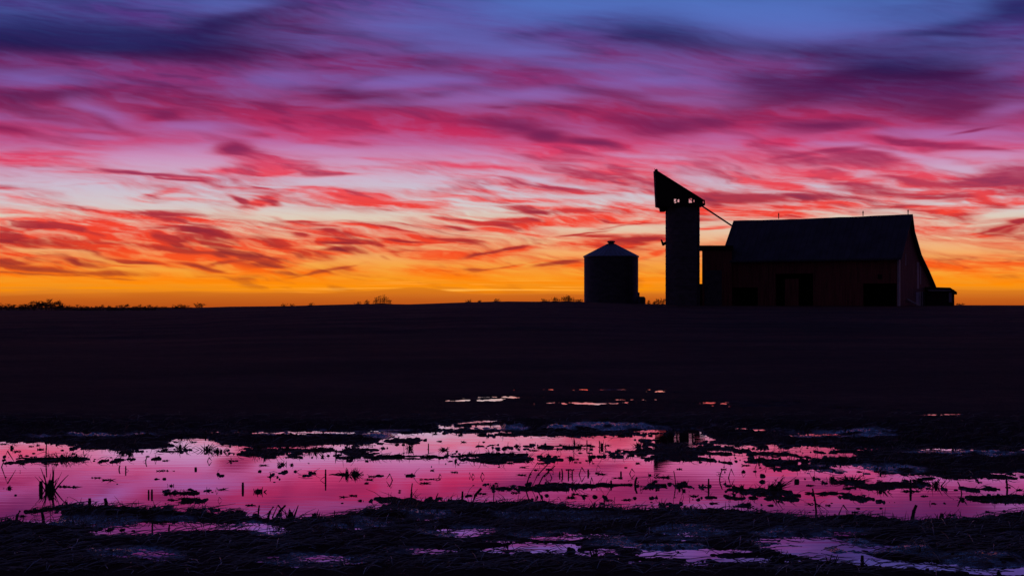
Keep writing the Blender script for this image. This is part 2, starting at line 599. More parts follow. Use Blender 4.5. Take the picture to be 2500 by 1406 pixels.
def grid_mesh(name, P, q, mat, smooth=True):
    me = bpy.data.meshes.new(name)
    me.vertices.add(len(P)); me.vertices.foreach_set('co', P.astype(np.float32).ravel())
    me.loops.add(q.size); me.loops.foreach_set('vertex_index', q.astype(np.int32).ravel())
    me.polygons.add(len(q)); me.polygons.foreach_set('loop_start', np.arange(0, q.size, 4, dtype=np.int32))
    me.polygons.foreach_set('use_smooth', np.full(len(q), smooth))
    me.update(calc_edges=True); me.validate()
    me.materials.append(mat)
    ob = bpy.data.objects.new(name, me); C.objects.link(ob); return ob
def sky_mat():
    m, nt, out = newmat('sunset sky'); N = nt.nodes.new; L = nt.links.new
    def attr(n):
        a = N('ShaderNodeAttribute'); a.attribute_name = n; return a.outputs['Fac']
    h = attr('height')
    def rampn(r):
        c = N('ShaderNodeValToRGB'); L(h, c.inputs[0]); e = c.color_ramp.elements
        for i in range(len(r[0])):
            pos = (r[0][i] + 800) / 1600
            if i < 2: el = e[i]; el.position = pos
            else: el = e.new(pos)
            el.color = list(r[1][i]) + [1]
        return c.outputs[0]
    def mix(f, a, b, mode='MIX'):
        x = N('ShaderNodeMix'); x.data_type = 'RGBA'; x.blend_type = mode; x.clamp_factor = False
        if isinstance(f, float): x.inputs[0].default_value = f
        else: L(f, x.inputs[0])
        for s, v in ((6, a), (7, b)):
            if isinstance(v, tuple): x.inputs[s].default_value = v
            else: L(v, x.inputs[s])
        return x.outputs[2]
    def math_(op, a, b):
        x = N('ShaderNodeMath'); x.operation = op
        for s, v in ((0, a), (1, b)):
            if isinstance(v, float): x.inputs[s].default_value = v
            else: L(v, x.inputs[s])
        return x.outputs[0]
    lit = attr('lit_cloud'); dk = attr('dark_cloud')
    # clear*(1-l-d) + lit*l + dark*d
    f1 = math_('DIVIDE', lit, math_('MAXIMUM', math_('SUBTRACT', 1.0, dk), .001))
    c = mix(f1, rampn(CLEAR), rampn(LIT)); c = mix(dk, c, rampn(DARK))
    c = mix(attr('thread'), c, (1.6, 1.0, .2, 1))
    c = mix(attr('behind'), c, (.024, .019, .052, 1))
    e = N('ShaderNodeEmission'); L(c, e.inputs[0]); e.inputs[1].default_value = 1.0; L(e.outputs[0], out.inputs[0])
    try: m.cycles.emission_sampling = 'NONE'
    except Exception: pass
    return m
# ---------------------------------------------------------------- the field, the puddle and the mud
TOPX = [-900,0,100,200,300,400,430,500,560,620,700,900,950,1050,1080,1220,1235,1340,1400,1500,1600,1700,1750,1800,1900,2000,2080,2110,2200,2300,2500,3400]
TOPY = [1082,1078,1080,1084,1100,1085,1073,1072,1085,1090,1090,1085,1066,1053,1042,1036,1056,1060,1066,1060,1046,1048,1074,1080,1084,1090,1094,1150,1164,1160,1154,1150]
BOTX = [-900,0,140,165,300,400,560,640,720,850,900,1000,1060,1250,1330,1400,1550,1650,1800,1900,2000,2080,2150,2230,2330,2400,2450,2500,3400]
BOTY = [1275,1272,1270,1240,1238,1250,1256,1262,1266,1258,1246,1240,1228,1225,1226,1240,1246,1246,1246,1256,1262,1256,1262,1272,1268,1262,1256,1248,1245]
ISLES = """120 1123 105 5 0|90 1125 60 5 0|280 1086 100 11 0|470 1100 80 5 0|640 1106 66 7 0|760 1076 170 12 0|735 1100 170 7 0|870 1102 60 9 0|560 1098 30 5 0
970 1077 40 5 0|975 1116 95 4 0|1205 1122 80 7 0|1190 1113 55 3 0|1170 1051 120 6 0|1300 1060 90 6 0|1345 1122 28 7 0|1360 1091 60 4 0|1570 1075 30 5 0|1430 1058 120 5 0
1545 1112 60 7 0|1610 1103 110 8 0|1700 1121 160 7 4|1760 1095 100 8 3|1660 1088 60 5 0|1850 1107 100 7 3|1900 1127 160 8 3|2010 1146 120 8 5|2080 1125 150 14 0|1990 1105 90 6 0
1780 1082 70 5 0|1900 1090 60 4 0|2080 1178 55 9 0|2165 1186 90 12 0|2040 1206 72 4 0|2105 1216 55 7 5|2460 1219 130 9 0|2440 1162 130 8 0|2340 1166 90 6 0|2410 1194 32 5 0
1450 1185 135 5 0|1375 1183 60 5 0|1280 1192 60 5 0|1320 1213 55 4 0|1865 1200 95 6 4|1790 1216 80 5 0|1750 1232 80 5 0|1690 1215 40 3 0|1000 1222 62 8 0|935 1221 36 4 0
310 1246 150 8 0|180 1243 42 8 0|420 1266 44 7 0|570 1252 60 5 0|610 1259 60 7 0|845 1158 55 3 0|430 1203 42 4 0|450 1222 32 5 0|1150 1037 60 3 0|380 1084 60 9 0"""
PONDS = """750 1055 150 2.6 0|640 1056 60 2 0|1440 984 92 3.2 0|1150 978 56 1.6 0|1250 969 62 1.6 0|1440 951 110 1 0|1625 955 46 2.2 0|1840 990 90 3.4 0|1950 982 50 2.0 0|1720 984 40 1.8 0|2060 996 50 1.6 0|2200 1001 40 1.6 0|2310 1012 30 1.5 0|1530 976 40 1 0
2300 1097 78 2.6 0|2130 1097 30 2 0|2450 1098 40 1.2 0|1960 1070 40 2.4 8|1860 1050 60 1.5 4|1160 1030 60 2 -4|2190 1002 30 1 0
390 1287 125 11 0|300 1300 60 5 0|1345 1333 80 8 2|1420 1352 62 8 6|1560 1374 50 5 0|1640 1357 110 7 2|1760 1346 60 5 0|1850 1368 80 7 0
1945 1344 80 12 6|2080 1366 130 11 5|2220 1380 130 8 5|2400 1392 130 8 3|1700 1378 60 5 0|2490 1400 80 5 0|1240 1322 30 4 0|1490 1345 40 4 0"""
WET = """320 1358 150 24 0|750 1372 140 20 0|650 1300 70 14 0|920 1283 130 13 0|1010 1345 120 10 0|1380 1268 200 10 0|1420 1308 170 13 0|1260 1345 90 12 0|2000 1303 160 12 0|1600 1330 160 18 0
2350 1110 160 10 0|2050 1062 160 9 0|850 1060 200 12 0|1400 1045 250 8 0|2100 1345 260 26 5|2420 1375 200 20 0|250 1068 200 5 0|1000 1262 260 12 0|300 1275 260 14 0|1850 1262 200 8 0|1700 1300 120 14 0
1440 984 110 6 0|1200 974 110 6 0|1440 952 120 3 0|1840 985 150 8 0|2100 1150 160 16 0|560 1285 120 14 0|1120 1300 100 16 0|2200 1258 160 6 0"""
def blobs(txt, x, y, soft=1.0, dil=0.0):
    out = np.full(x.shape, -9.0)
    for t in txt.replace('\n', '|').split('|'):
        cx, cy, rx, ry, an = map(float, t.split())
        rx += dil; ry += dil * .4
        ta = math.tan(math.radians(an))
        dx = (x - cx); dy = (y - cy) - dx * ta
        d = 1 - np.sqrt((dx / rx) ** 2 + (dy / ry) ** 2)       # 1 in the centre, 0 on the rim
        out = np.maximum(out, d * ry)                          # roughly chart units inside the rim
    return out
def crest(px):
    return np.interp(px, [-3000,-400,0,100,300,480,520,560,700,850,920,1000,1070,1140,1240,1400,1480,1560,1640,1800,2400,3000], [763,763,762,761,760.5,757,753,751,747.5,743.5,742.5,743.5,741,738.5,736.5,737.5,739,742,744,745,745.5,747])
def ground_z(X, Y, fine=True):
    r = np.sqrt(X * X + Y * Y); az = np.arctan2(X, Y)
    Yf = np.maximum(r * np.cos(np.clip(az, -.5, .5)), .01)
    px = 1250 + F * np.tan(np.clip(az, -1.2, 1.2)); py = 745 + F * EYE / np.maximum(Yf, .5)
    cy = crest(px); zc = EYE + (745 - cy) / F * np.where(cy > 745, 205, 185)
    g = np.interp(Yf, [0, 27.5, 33, 140, 185, 205], [0, 0, .02, .945, 1, 1.0])
    z = zc * g
    z = z + np.interp(Yf, [205, 420, 5000], [0, -4.5, -5.5])
    z = np.where((px > 1650) & (Yf > 100) & (Yf < 260), np.minimum(z, 1.42 + .08 * np.clip((Yf - 150) / 30, 0, 1)), z)
    z = z + np.where(Yf > 205, 0.4 * vnoise(X / 60, Y / 60, 5), 0)
    near = (Yf > 3) & (Yf < 60) & (np.abs(az) < .5)
    wet = np.zeros(X.shape)
    land = .030 + .016 * vnoise(X / .9, Y / .5, 201) + .020 * fbm(X / .28, Y / .24, 202, 3) + .016 * np.abs(fbm(X / .075, Y / .07, 203, 3))
    land = land + .010 * np.clip(fbm(X / .03, Y / .03, 209, 2), -.6, 1) + .03 * np.clip(np.sin(Y * 3.1 + 1.2 * fbm(X / 3, Y / 3, 207, 2) + .04 * X) - .2, 0, 1) * np.clip((py - 1245) / 20, 0, 1)
    land = np.maximum(land, .004)
    if near.any():
        x_ = px[near]; y_ = py[near]; Xn = X[near]; Yn = Y[near]
        wob = 4.2 * fbm(Xn / .5, Yn / .55, 204, 3) + 4.5 * fbm(Xn / .12, Yn / .18, 205, 3) + 3.2 * fbm(Xn / .04, Yn / .12, 215, 2)
        scale = np.clip((y_ - 950) / 160, .25, 1)
        d = np.minimum(y_ - np.interp(x_, TOPX, TOPY), np.interp(x_, BOTX, BOTY) - y_)
        xs = x_ + 22 * fbm(Xn / .4, Yn / .5, 206, 3); 
        isl = blobs(ISLES, xs, y_, 1.0, -4.0)
        d = np.minimum(d, -isl)
        pnd = blobs(PONDS, xs, y_)
        pnd = pnd - (y_ < 1010) * np.where(x_ > 1560, 2.6, 3.8) * np.clip(fbm(Xn / .10, Yn / .35, 231, 3) + .55, 0, 1)      # the far pools are broken up by stubble
        d = np.maximum(d, pnd * 1.2)
        edge = d + wob * scale
        m = np.clip(edge / (3.2 * scale) + .5, 0, 1); m = m * m * (3 - 2 * m)
        deep = -.03 + .012 * fbm(Xn / .35, Yn / .35, 208, 3)
        inland = np.clip(-d / (16 * scale), .22, 1) * np.clip((y_ - 1000) / 40, .3, 1) * np.where(y_ > 1262, .6, 1)
        zz = (.003 + land[near] * inland) * (1 - m) + deep * m
        wz = np.clip(blobs(WET, xs, y_) / 6 + .3, 0, 1); zz = zz - np.where(y_ > 1262, .024, .014) * wz * (1 - m) * np.clip(.7 + .8 * fbm(Xn / .22, Yn / .22, 221, 2), 0, 1)
        z[near] = z[near] + zz * np.clip((60 - Yf[near]) / 26, 0, 1)
        w = np.clip(blobs(WET, xs, y_) / 5 + .5, 0, 1)
        w = np.maximum(w * np.clip(.85 + 1.1 * fbm(Xn / .3, Yn / .3, 211, 3), 0, 1), np.clip(1 + edge / 2.5, 0, 1) * .7)
        w = w * np.clip((y_ - 1000) / 30, .35, 1); w = np.clip((w - .3) * 1.6, 0, 1)
        wet[near] = np.clip(w, 0, 1)
    rest = ~near
    z[rest] = z[rest] + .05 * fbm(X[rest] / 2.0, Y[rest] / 1.2, 212, 4) * np.clip((160 - r[rest]) / 60, 0, 1) + .03
    return z, wet
def gz(x, y):
    return float(ground_z(np.array([float(x)]), np.array([float(y)]))[0][0])
def build_ground():
    a0 = np.radians(23.5)
    az = np.concatenate([np.linspace(-math.pi, -a0, 60)[:-1], np.linspace(-a0, a0, 1500), np.linspace(a0, math.pi, 60)[1:]])
    ppx = np.concatenate([np.linspace(760, 262, 520), np.linspace(262, 20, 260)[1:]])      # rows evenly spread as seen from eye height
    r = F * EYE / ppx
    r = np.concatenate([[.3, 1.5, 3.5, 5.5], r, np.linspace(r[-1] + 4, 480, 30), [600, 800, 1100, 1500, 2100, 3000, 4300]])
    R, A = np.meshgrid(r, az, indexing='ij')
    X = (R * np.sin(A)).ravel(); Y = (R * np.cos(A)).ravel()
    z, wet = ground_z(X, Y)
    P = np.stack([X, Y, z], -1)
    nr, nc = R.shape; idx = np.arange(nr * nc).reshape(nr, nc)
    q = np.stack([idx[:-1, :-1], idx[:-1, 1:], idx[1:, 1:], idx[1:, :-1]], -1).reshape(-1, 4)
    q = q[:, ::-1]
    m, nt, out = newmat('wet field mud'); N = nt.nodes.new; L = nt.links.new
    p = N('ShaderNodeBsdfPrincipled'); g = N('ShaderNodeNewGeometry'); a = N('ShaderNodeAttribute'); a.attribute_name = 'wet'
    nz = N('ShaderNodeTexNoise'); nz.inputs['Scale'].default_value = 2.2; nz.inputs['Detail'].default_value = 9; nz.inputs['Roughness'].default_value = .65
    L(g.outputs['Position'], nz.inputs['Vector']); cr = N('ShaderNodeValToRGB'); L(nz.outputs['Fac'], cr.inputs[0])
    cr.color_ramp.elements[0].position = .3; cr.color_ramp.elements[0].color = (.034, .022, .020, 1)
    cr.color_ramp.elements[1].position = .72; cr.color_ramp.elements[1].color = (.085, .055, .050, 1)
    n2 = N('ShaderNodeTexNoise'); n2.inputs['Scale'].default_value = .11; n2.inputs['Detail'].default_value = 4; m2 = N('ShaderNodeMapping'); m2.inputs['Scale'].default_value = (1, 2.2, 1)
    L(g.outputs['Position'], m2.inputs['Vector']); L(m2.outputs[0], n2.inputs['Vector']); c2 = N('ShaderNodeValToRGB'); L(n2.outputs['Fac'], c2.inputs[0])
    c2.color_ramp.elements[0].position = .35; c2.color_ramp.elements[0].color = (.45, .42, .42, 1); c2.color_ramp.elements[1].position = .65; c2.color_ramp.elements[1].color = (1.25, 1.0, .95, 1)
    mm = N('ShaderNodeMix'); mm.data_type = 'RGBA'; mm.blend_type = 'MULTIPLY'; mm.inputs[0].default_value = 1.0; L(cr.outputs[0], mm.inputs[6]); L(c2.outputs[0], mm.inputs[7])
    dr = N('ShaderNodeAttribute'); dr.attribute_name = 'dry'; m3 = N('ShaderNodeMix'); m3.data_type = 'RGBA'; m3.blend_type = 'MULTIPLY'; m3.inputs[7].default_value = (1.9, 1.45, 1.35, 1)
    L(dr.outputs['Fac'], m3.inputs[0]); L(mm.outputs[2], m3.inputs[6]); L(m3.outputs[2], p.inputs['Base Color'])      # dry stubble soil up the slope, soaked mud below
    mr = N('ShaderNodeMapRange'); L(a.outputs['Fac'], mr.inputs[0]); mr.inputs[3].default_value = .85; mr.inputs[4].default_value = .12; L(mr.outputs[0], p.inputs['Roughness'])
    ms = N('ShaderNodeMapRange'); L(a.outputs['Fac'], ms.inputs[0]); ms.inputs[3].default_value = .03; ms.inputs[4].default_value = 1.0; L(ms.outputs[0], p.inputs['Specular IOR Level'])
    nb = N('ShaderNodeTexNoise'); nb.inputs['Scale'].default_value = 38; nb.inputs['Detail'].default_value = 6; L(g.outputs['Position'], nb.inputs['Vector'])
    b = N('ShaderNodeBump'); b.inputs['Strength'].default_value = .9; b.inputs['Distance'].default_value = .028; L(nb.outputs['Fac'], b.inputs['Height']); L(b.outputs[0], p.inputs['Normal'])
    L(p.outputs[0], out.inputs[0])
    ob = grid_mesh('ground', P, q, m)
    at_ = ob.data.attributes.new('wet', 'FLOAT', 'POINT'); at_.data.foreach_set('value', wet.astype(np.float32))
    d_ = ob.data.attributes.new('dry', 'FLOAT', 'POINT'); d_.data.foreach_set('value', np.clip((Y - 30) / 90 + .35 * fbm(X / 14, Y / 9, 241, 3), 0, 1).astype(np.float32))
    tag(ob, kind='structure')
    # standing water
    m, nt, out = newmat('still brown water'); N = nt.nodes.new; L = nt.links.new
    g = N('ShaderNodeNewGeometry'); mp = N('ShaderNodeMapping'); mp.inputs['Scale'].default_value = (.7, 6.0, 1); L(g.outputs['Position'], mp.inputs['Vector'])
    n1 = N('ShaderNodeTexNoise'); n1.inputs['Scale'].default_value = 1.5; n1.inputs['Detail'].default_value = 3; L(mp.outputs[0], n1.inputs['Vector'])
    b = N('ShaderNodeBump'); b.inputs['Strength'].default_value = .06; b.inputs['Distance'].default_value = .006; L(n1.outputs['Fac'], b.inputs['Height'])
    gl = N('ShaderNodeBsdfGlossy'); gl.inputs['Color'].default_value = (.95, .91, .98, 1); gl.inputs['Roughness'].default_value = .015; L(b.outputs[0], gl.inputs['Normal'])
    df = N('ShaderNodeBsdfDiffuse'); df.inputs['Color'].default_value = (.03, .02, .02, 1)
    mx = N('ShaderNodeMixShader'); mx.inputs[0].default_value = .96; L(df.outputs[0], mx.inputs[1]); L(gl.outputs[0], mx.inputs[2]); L(mx.outputs[0], out.inputs[0])
    w = MB().add([(-16, 4.5, 0), (16, 4.5, 0), (16, 33, 0), (-16, 33, 0)], [(0, 1, 2, 3)]).build('water', m)
    tag(w, kind='structure')
# ---------------------------------------------------------------- the barn
def barn():
    a = math.radians(33); G = 1.36
    el = Vector((-math.cos(a), math.sin(a), 0)); eb = Vector((math.sin(a), math.cos(a), 0)); ez = Vector((0, 0, 1))
    P0 = Vector((36.75, 140, 0)); Lw = 18.0; ZE = 6.38
    def pt(l, b, z): return tuple(P0 + el * l + eb * b + ez * z)
    c = P0 + el * 9 + eb * 5
    root = thing('barn', (c.x, c.y, G), 'long dark red barn with a steep tin roof and lightning rods on its ridge', 'barn')
    prof = [(-.45, 6.0), (2.9, 10.28), (3.6, 8.62), (5.7, 6.42), (8.2, 4.87), (10.35, 3.37)]
    OV = .4; TH = .16
    # walls (front wall with two open doorways, built from pieces)
    def fl(x):   # chart x on the front wall -> distance along it
        u = (x - 1250) / F; return (P0.x - u * P0.y) / (math.cos(a) + u * math.sin(a))
    def fz(x, y):
        l = fl(x); return EYE + (745 - y) / F * (P0.y + el.y * l)
    def under(b):
        return float(np.interp(b, [p[0] for p in prof], [p[1] for p in prof])) - TH * 1.3
    w = MB()
    d1 = (fl(1985), fl(1893), fz(1940, 668)); d2 = (fl(2190) + .05, fl(2107), fz(2150, 692)); d3 = (fl(1850), fl(1778), fz(1810, 702))
    cuts = sorted([d1, d2, d3])
    l0 = 0
    def wallpiece(la, lb, za, zb):
        w.obox(P0, el, eb, ez, (la, 0, za), (lb, .2, zb))
    for (la, lb, zt) in cuts:
        wallpiece(l0, la, G - .3, ZE - .1); wallpiece(la, lb, zt, ZE - .1); l0 = lb
    wallpiece(l0, Lw, G - .3, ZE - .1)
    back = MB().obox(P0, el, eb, ez, (0, 10.0, G - .3), (Lw, 10.15, under(10.1) - .05))
    for f in back.f: pass
    w.add(back.v, back.f)
    w.build('wall', M['barn_red'], root)
    gp = [(0.202, G - .3)] + [(0.202, under(.2) - .05)] + [(b, under(b) - .02) for b in (1.2, 2.2, 2.9, 3.1, 3.6, 5.7, 8.2, 9.99)] + [(9.99, G - .3)]
    MB().prism([pt(.0, b, z) for b, z in gp], el * .15).build('gable_wall', M['gable'], root)
    MB().prism([pt(Lw - .15, b, z) for b, z in gp], el * .15).build('gable_wall', M['gable'], root)
    # inside: a loft floor and a dark partition seen through the doorways
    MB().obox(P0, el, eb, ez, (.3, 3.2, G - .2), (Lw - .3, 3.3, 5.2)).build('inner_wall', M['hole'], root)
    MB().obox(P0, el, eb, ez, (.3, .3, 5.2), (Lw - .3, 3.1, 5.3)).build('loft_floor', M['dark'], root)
    # roof: two slopes with the sag of the rear slope
    r = MB(); n = len(prof); NS = 18; rnd = random.Random(3)
    sag = [-.07 * math.sin(math.pi * k / NS) + rnd.uniform(-.018, .018) + (-.045 if k > 9 else 0) for k in range(NS + 1)]; vs = []
    for k in range(NS + 1):
        l = -OV + (Lw + 2 * OV) * k / NS
        vs += [pt(l, b, z + sag[k] * (1.0 if i in (1, 2) else .4)) for i, (b, z) in enumerate(prof)] + [pt(l, b, z - TH + sag[k] * (1.0 if i in (1, 2) else .4)) for i, (b, z) in enumerate(prof)]
    fs = []; q = 2 * n
    for k in range(NS):
        a0 = k * q; a1 = a0 + q
        for i in range(n - 1): fs += [(a0 + i, a0 + i + 1, a1 + i + 1, a1 + i), (a0 + n + i + 1, a0 + n + i, a1 + n + i, a1 + n + i + 1)]
        fs += [(a0, a1, a1 + n, a0 + n), (a0 + n - 1, a0 + q - 1, a1 + q - 1, a1 + n - 1)]
    e = NS * q
    for i in range(n - 1): fs += [(i + 1, i, n + i, n + i + 1), (e + i, e + i + 1, e + n + i + 1, e + n + i)]
    r.add(vs, fs)
    # standing seams
    for k in range(31):
        l = -OV + .3 + k * (Lw + .2) / 30.0
        kk = (l + OV) / (Lw + 2 * OV) * NS; sg = float(np.interp(kk, range(NS + 1), sag))
        e0, e1 = prof[0][1] + sg * .4, 10.09 + sg
        r.add([pt(l, prof[0][0], e0), pt(l + .04, prof[0][0], e0), pt(l + .04, prof[0][0], e0 + .03), pt(l, prof[0][0], e0 + .03),
               pt(l, 2.75, e1), pt(l + .04, 2.75, e1), pt(l + .04, 2.75, e1 + .03), pt(l, 2.75, e1 + .03)], [(0,1,2,3), (7,6,5,4), (3,2,6,7), (0,3,7,4), (1,5,6,2)])
    r.build('roof', M['roofing'], root)
    # trims
    MB().obox(P0, el, eb, ez, (-.03, -.03, G - .3), (.16, 0.0, ZE - .25)).build('corner_board', M['trim'], root)
    MB().obox(P0, el, eb, ez, (-.03, 0.003, G - .3), (0.0, .32, ZE - .1)).build('corner_board', M['trim'], root)
    f = MB().obox(P0, el, eb, ez, (-OV, -.49, 5.80), (Lw + OV, -.455, 5.97)); f.build('eaves_board', M['roofing'], root)
    # gable face: doors and pale battens
    def gb(x):    # chart x -> distance back along the gable (l = 0)
        u = (x - 1250) / F; return (u * P0.y - P0.x) / (eb.x - u * eb.y)
    def gzc(x, y): return EYE + (745 - y) / F * (P0.y + eb.y * gb(x))
    def gbox(x0, x1, y0, y1, nm, mt, t=.05, par=root):
        zb = max(G - .02, gzc(x1, y1)); return MB().obox(P0, el, eb, ez, (-t, gb(x0), zb), (-.004, gb(x1), gzc(x0, y0))).build(nm, mt, par)
    dr = gbox(2235.5, 2242.5, 713, 747, 'door', M['pale'])
    gbox(2243, 2245.5, 712, 747, 'door_post', M['trim'], .08)
    gbox(2250, 2251, 712, 747, 'door_post', M['trim'], .06)
    dd = gbox(2245.8, 2249.6, 713, 747, 'door', M['steel'], .04)
    gbox(2238.5, 2243.2, 640, 705, 'batten', M['pale'], .03)
    gbox(2246, 2248, 650, 694, 'batten', M['pale'], .03)
    gbox(2210, 2211.6, 620, 648, 'batten', M['pale'], .03)
    gbox(2252, 2270, 712, 747, 'lower_panel', M['steel'], .03)
    # window on the front
    la, lb = fl(2153), fl(2143)
    wf = MB().obox(P0, el, eb, ez, (la, -.05, fz(2148, 681)), (lb, -.003, fz(2148, 670))).build('window', M['dark'], root)
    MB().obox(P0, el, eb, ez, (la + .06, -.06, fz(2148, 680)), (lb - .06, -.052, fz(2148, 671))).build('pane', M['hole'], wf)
    # sliding door pushed aside in the middle doorway
    MB().obox(P0, el, eb, ez, (d1[0] + 1.6, .25, G - .1), (d1[1] - .9, .33, d1[2] - .5)).build('sliding_door', M['barn_red'], root)
    # lightning rods
    for x, yt in ((1901, 520), (2107, 515), (2217, 512)):
        u = (x - 1250) / F
        l = ((P0.x + eb.x * 2.9) - u * (P0.y + eb.y * 2.9)) / (math.cos(a) + u * math.sin(a))
        p = Vector(pt(l, 2.9, 10.25)); zt = EYE + (745 - yt) / F * p.y
        m = MB(); m.tube([p, (p.x, p.y, zt)], .045, 6); m.ring((p.x, p.y, zt - .16), [(0.001, -.07), (.06, -.04), (.09, 0), (.06, .05), (.001, .08)], 10)
        m.build('lightning_rod', M['iron'], root)
    # board leaning on the gable foot
    q0 = Vector(pt(-.25, gb(2214), gzc(2214, 733))); q1 = Vector(pt(-1.0, gb(2240) * .6, G + .05))
    t = thing('plank', (q1.x, q1.y, G), 'pale plank leaning against the foot of the barn gable', 'plank')
    mb = MB().tube([pt(-.12, gb(2212), gzc(2214, 731)), pt(-.5, gb(2234), G + .03)], [.09, .09], 4)
    bpy.data.objects.remove(t); o = mb.build('plank', M['trim']); tag(o, 'pale plank leaning against the foot of the barn gable', 'plank')
def lean_to():
    Y = 146.5; G = 1.36
    cx = at(2300, 745, Y)[0]
    root = thing('outbuilding', (cx, Y, G), 'small low outbuilding with a pale gutter behind the right end of the barn', 'outbuilding')
    D = 2.8
    w = MB().box((at(2262, 0, Y)[0], Y, G - .3), (at(2330, 0, Y)[0], Y + D, at(0, 707, Y)[2])); w.build('wall', M['dark'], root)
    P = [at(x, y, Y - .25) for x, y in ((2262, 709), (2319, 709), (2334, 719), (2336.5, 719), (2336.5, 713), (2320, 702), (2262, 700.5))]
    MB().prism(P, (0, D + .5, 0)).build('roof', M['dark'], root)
    z = at(0, 709.5, Y)[2]
    MB().tube([(at(2264, 0, Y)[0], Y - .33, z), (at(2318, 0, Y)[0], Y - .33, z)], .05, 8).build('gutter', M['trim'], root)
    x0, x1 = at(2316.5, 0, Y)[0], at(2323.5, 0, Y)[0]
    MB().box((x0, Y - .05, at(0, 738, Y)[2]), (x1, Y - .004, at(0, 714, Y)[2])).build('panel', M['pale'], root)
def link_shed():
    Y = 149.0; G = 1.36
    root = thing('shed', (at(1742, 0, Y)[0], Y, G), 'flat roofed shed joining the tall silo to the barn', 'shed')
    zt = at(0, 611, Y)[2]
    MB().prism([(at(1714, 0, Y)[0], Y, G - .3), (at(1787, 0, Y)[0], Y, G - .3), (at(1787, 0, Y)[0], Y + 3.4, G - .3), (at(1716, 0, Y + 3.4)[0], Y + 3.4, G - .3)], (0, 0, zt - G + .3)).build('wall', M['barn_red'], root)
    MB().box((at(1708.2, 0, Y)[0], Y - .2, at(0, 610, Y)[2]), (at(1790, 0, Y)[0], Y + 3.6, at(0, 599.5, Y)[2])).build('roof', M['dark'], root)
    MB().box((at(1709, 0, Y)[0], Y + .1, G - .3), (at(1714.4, 0, Y)[0], Y + .35, at(0, 693, Y)[2])).build('low_wall', M['dark'], root)
    dr = MB().box((at(1720, 0, Y)[0], Y - .06, G), (at(1762, 0, Y)[0], Y - .004, at(0, 660, Y)[2])).build('door', M['steel'], root)
    MB().box((at(1724, 0, Y)[0], Y - .12, at(0, 706, Y)[2]), (at(1726, 0, Y)[0], Y - .062, at(0, 700, Y)[2])).build('handle', M['iron'], dr)
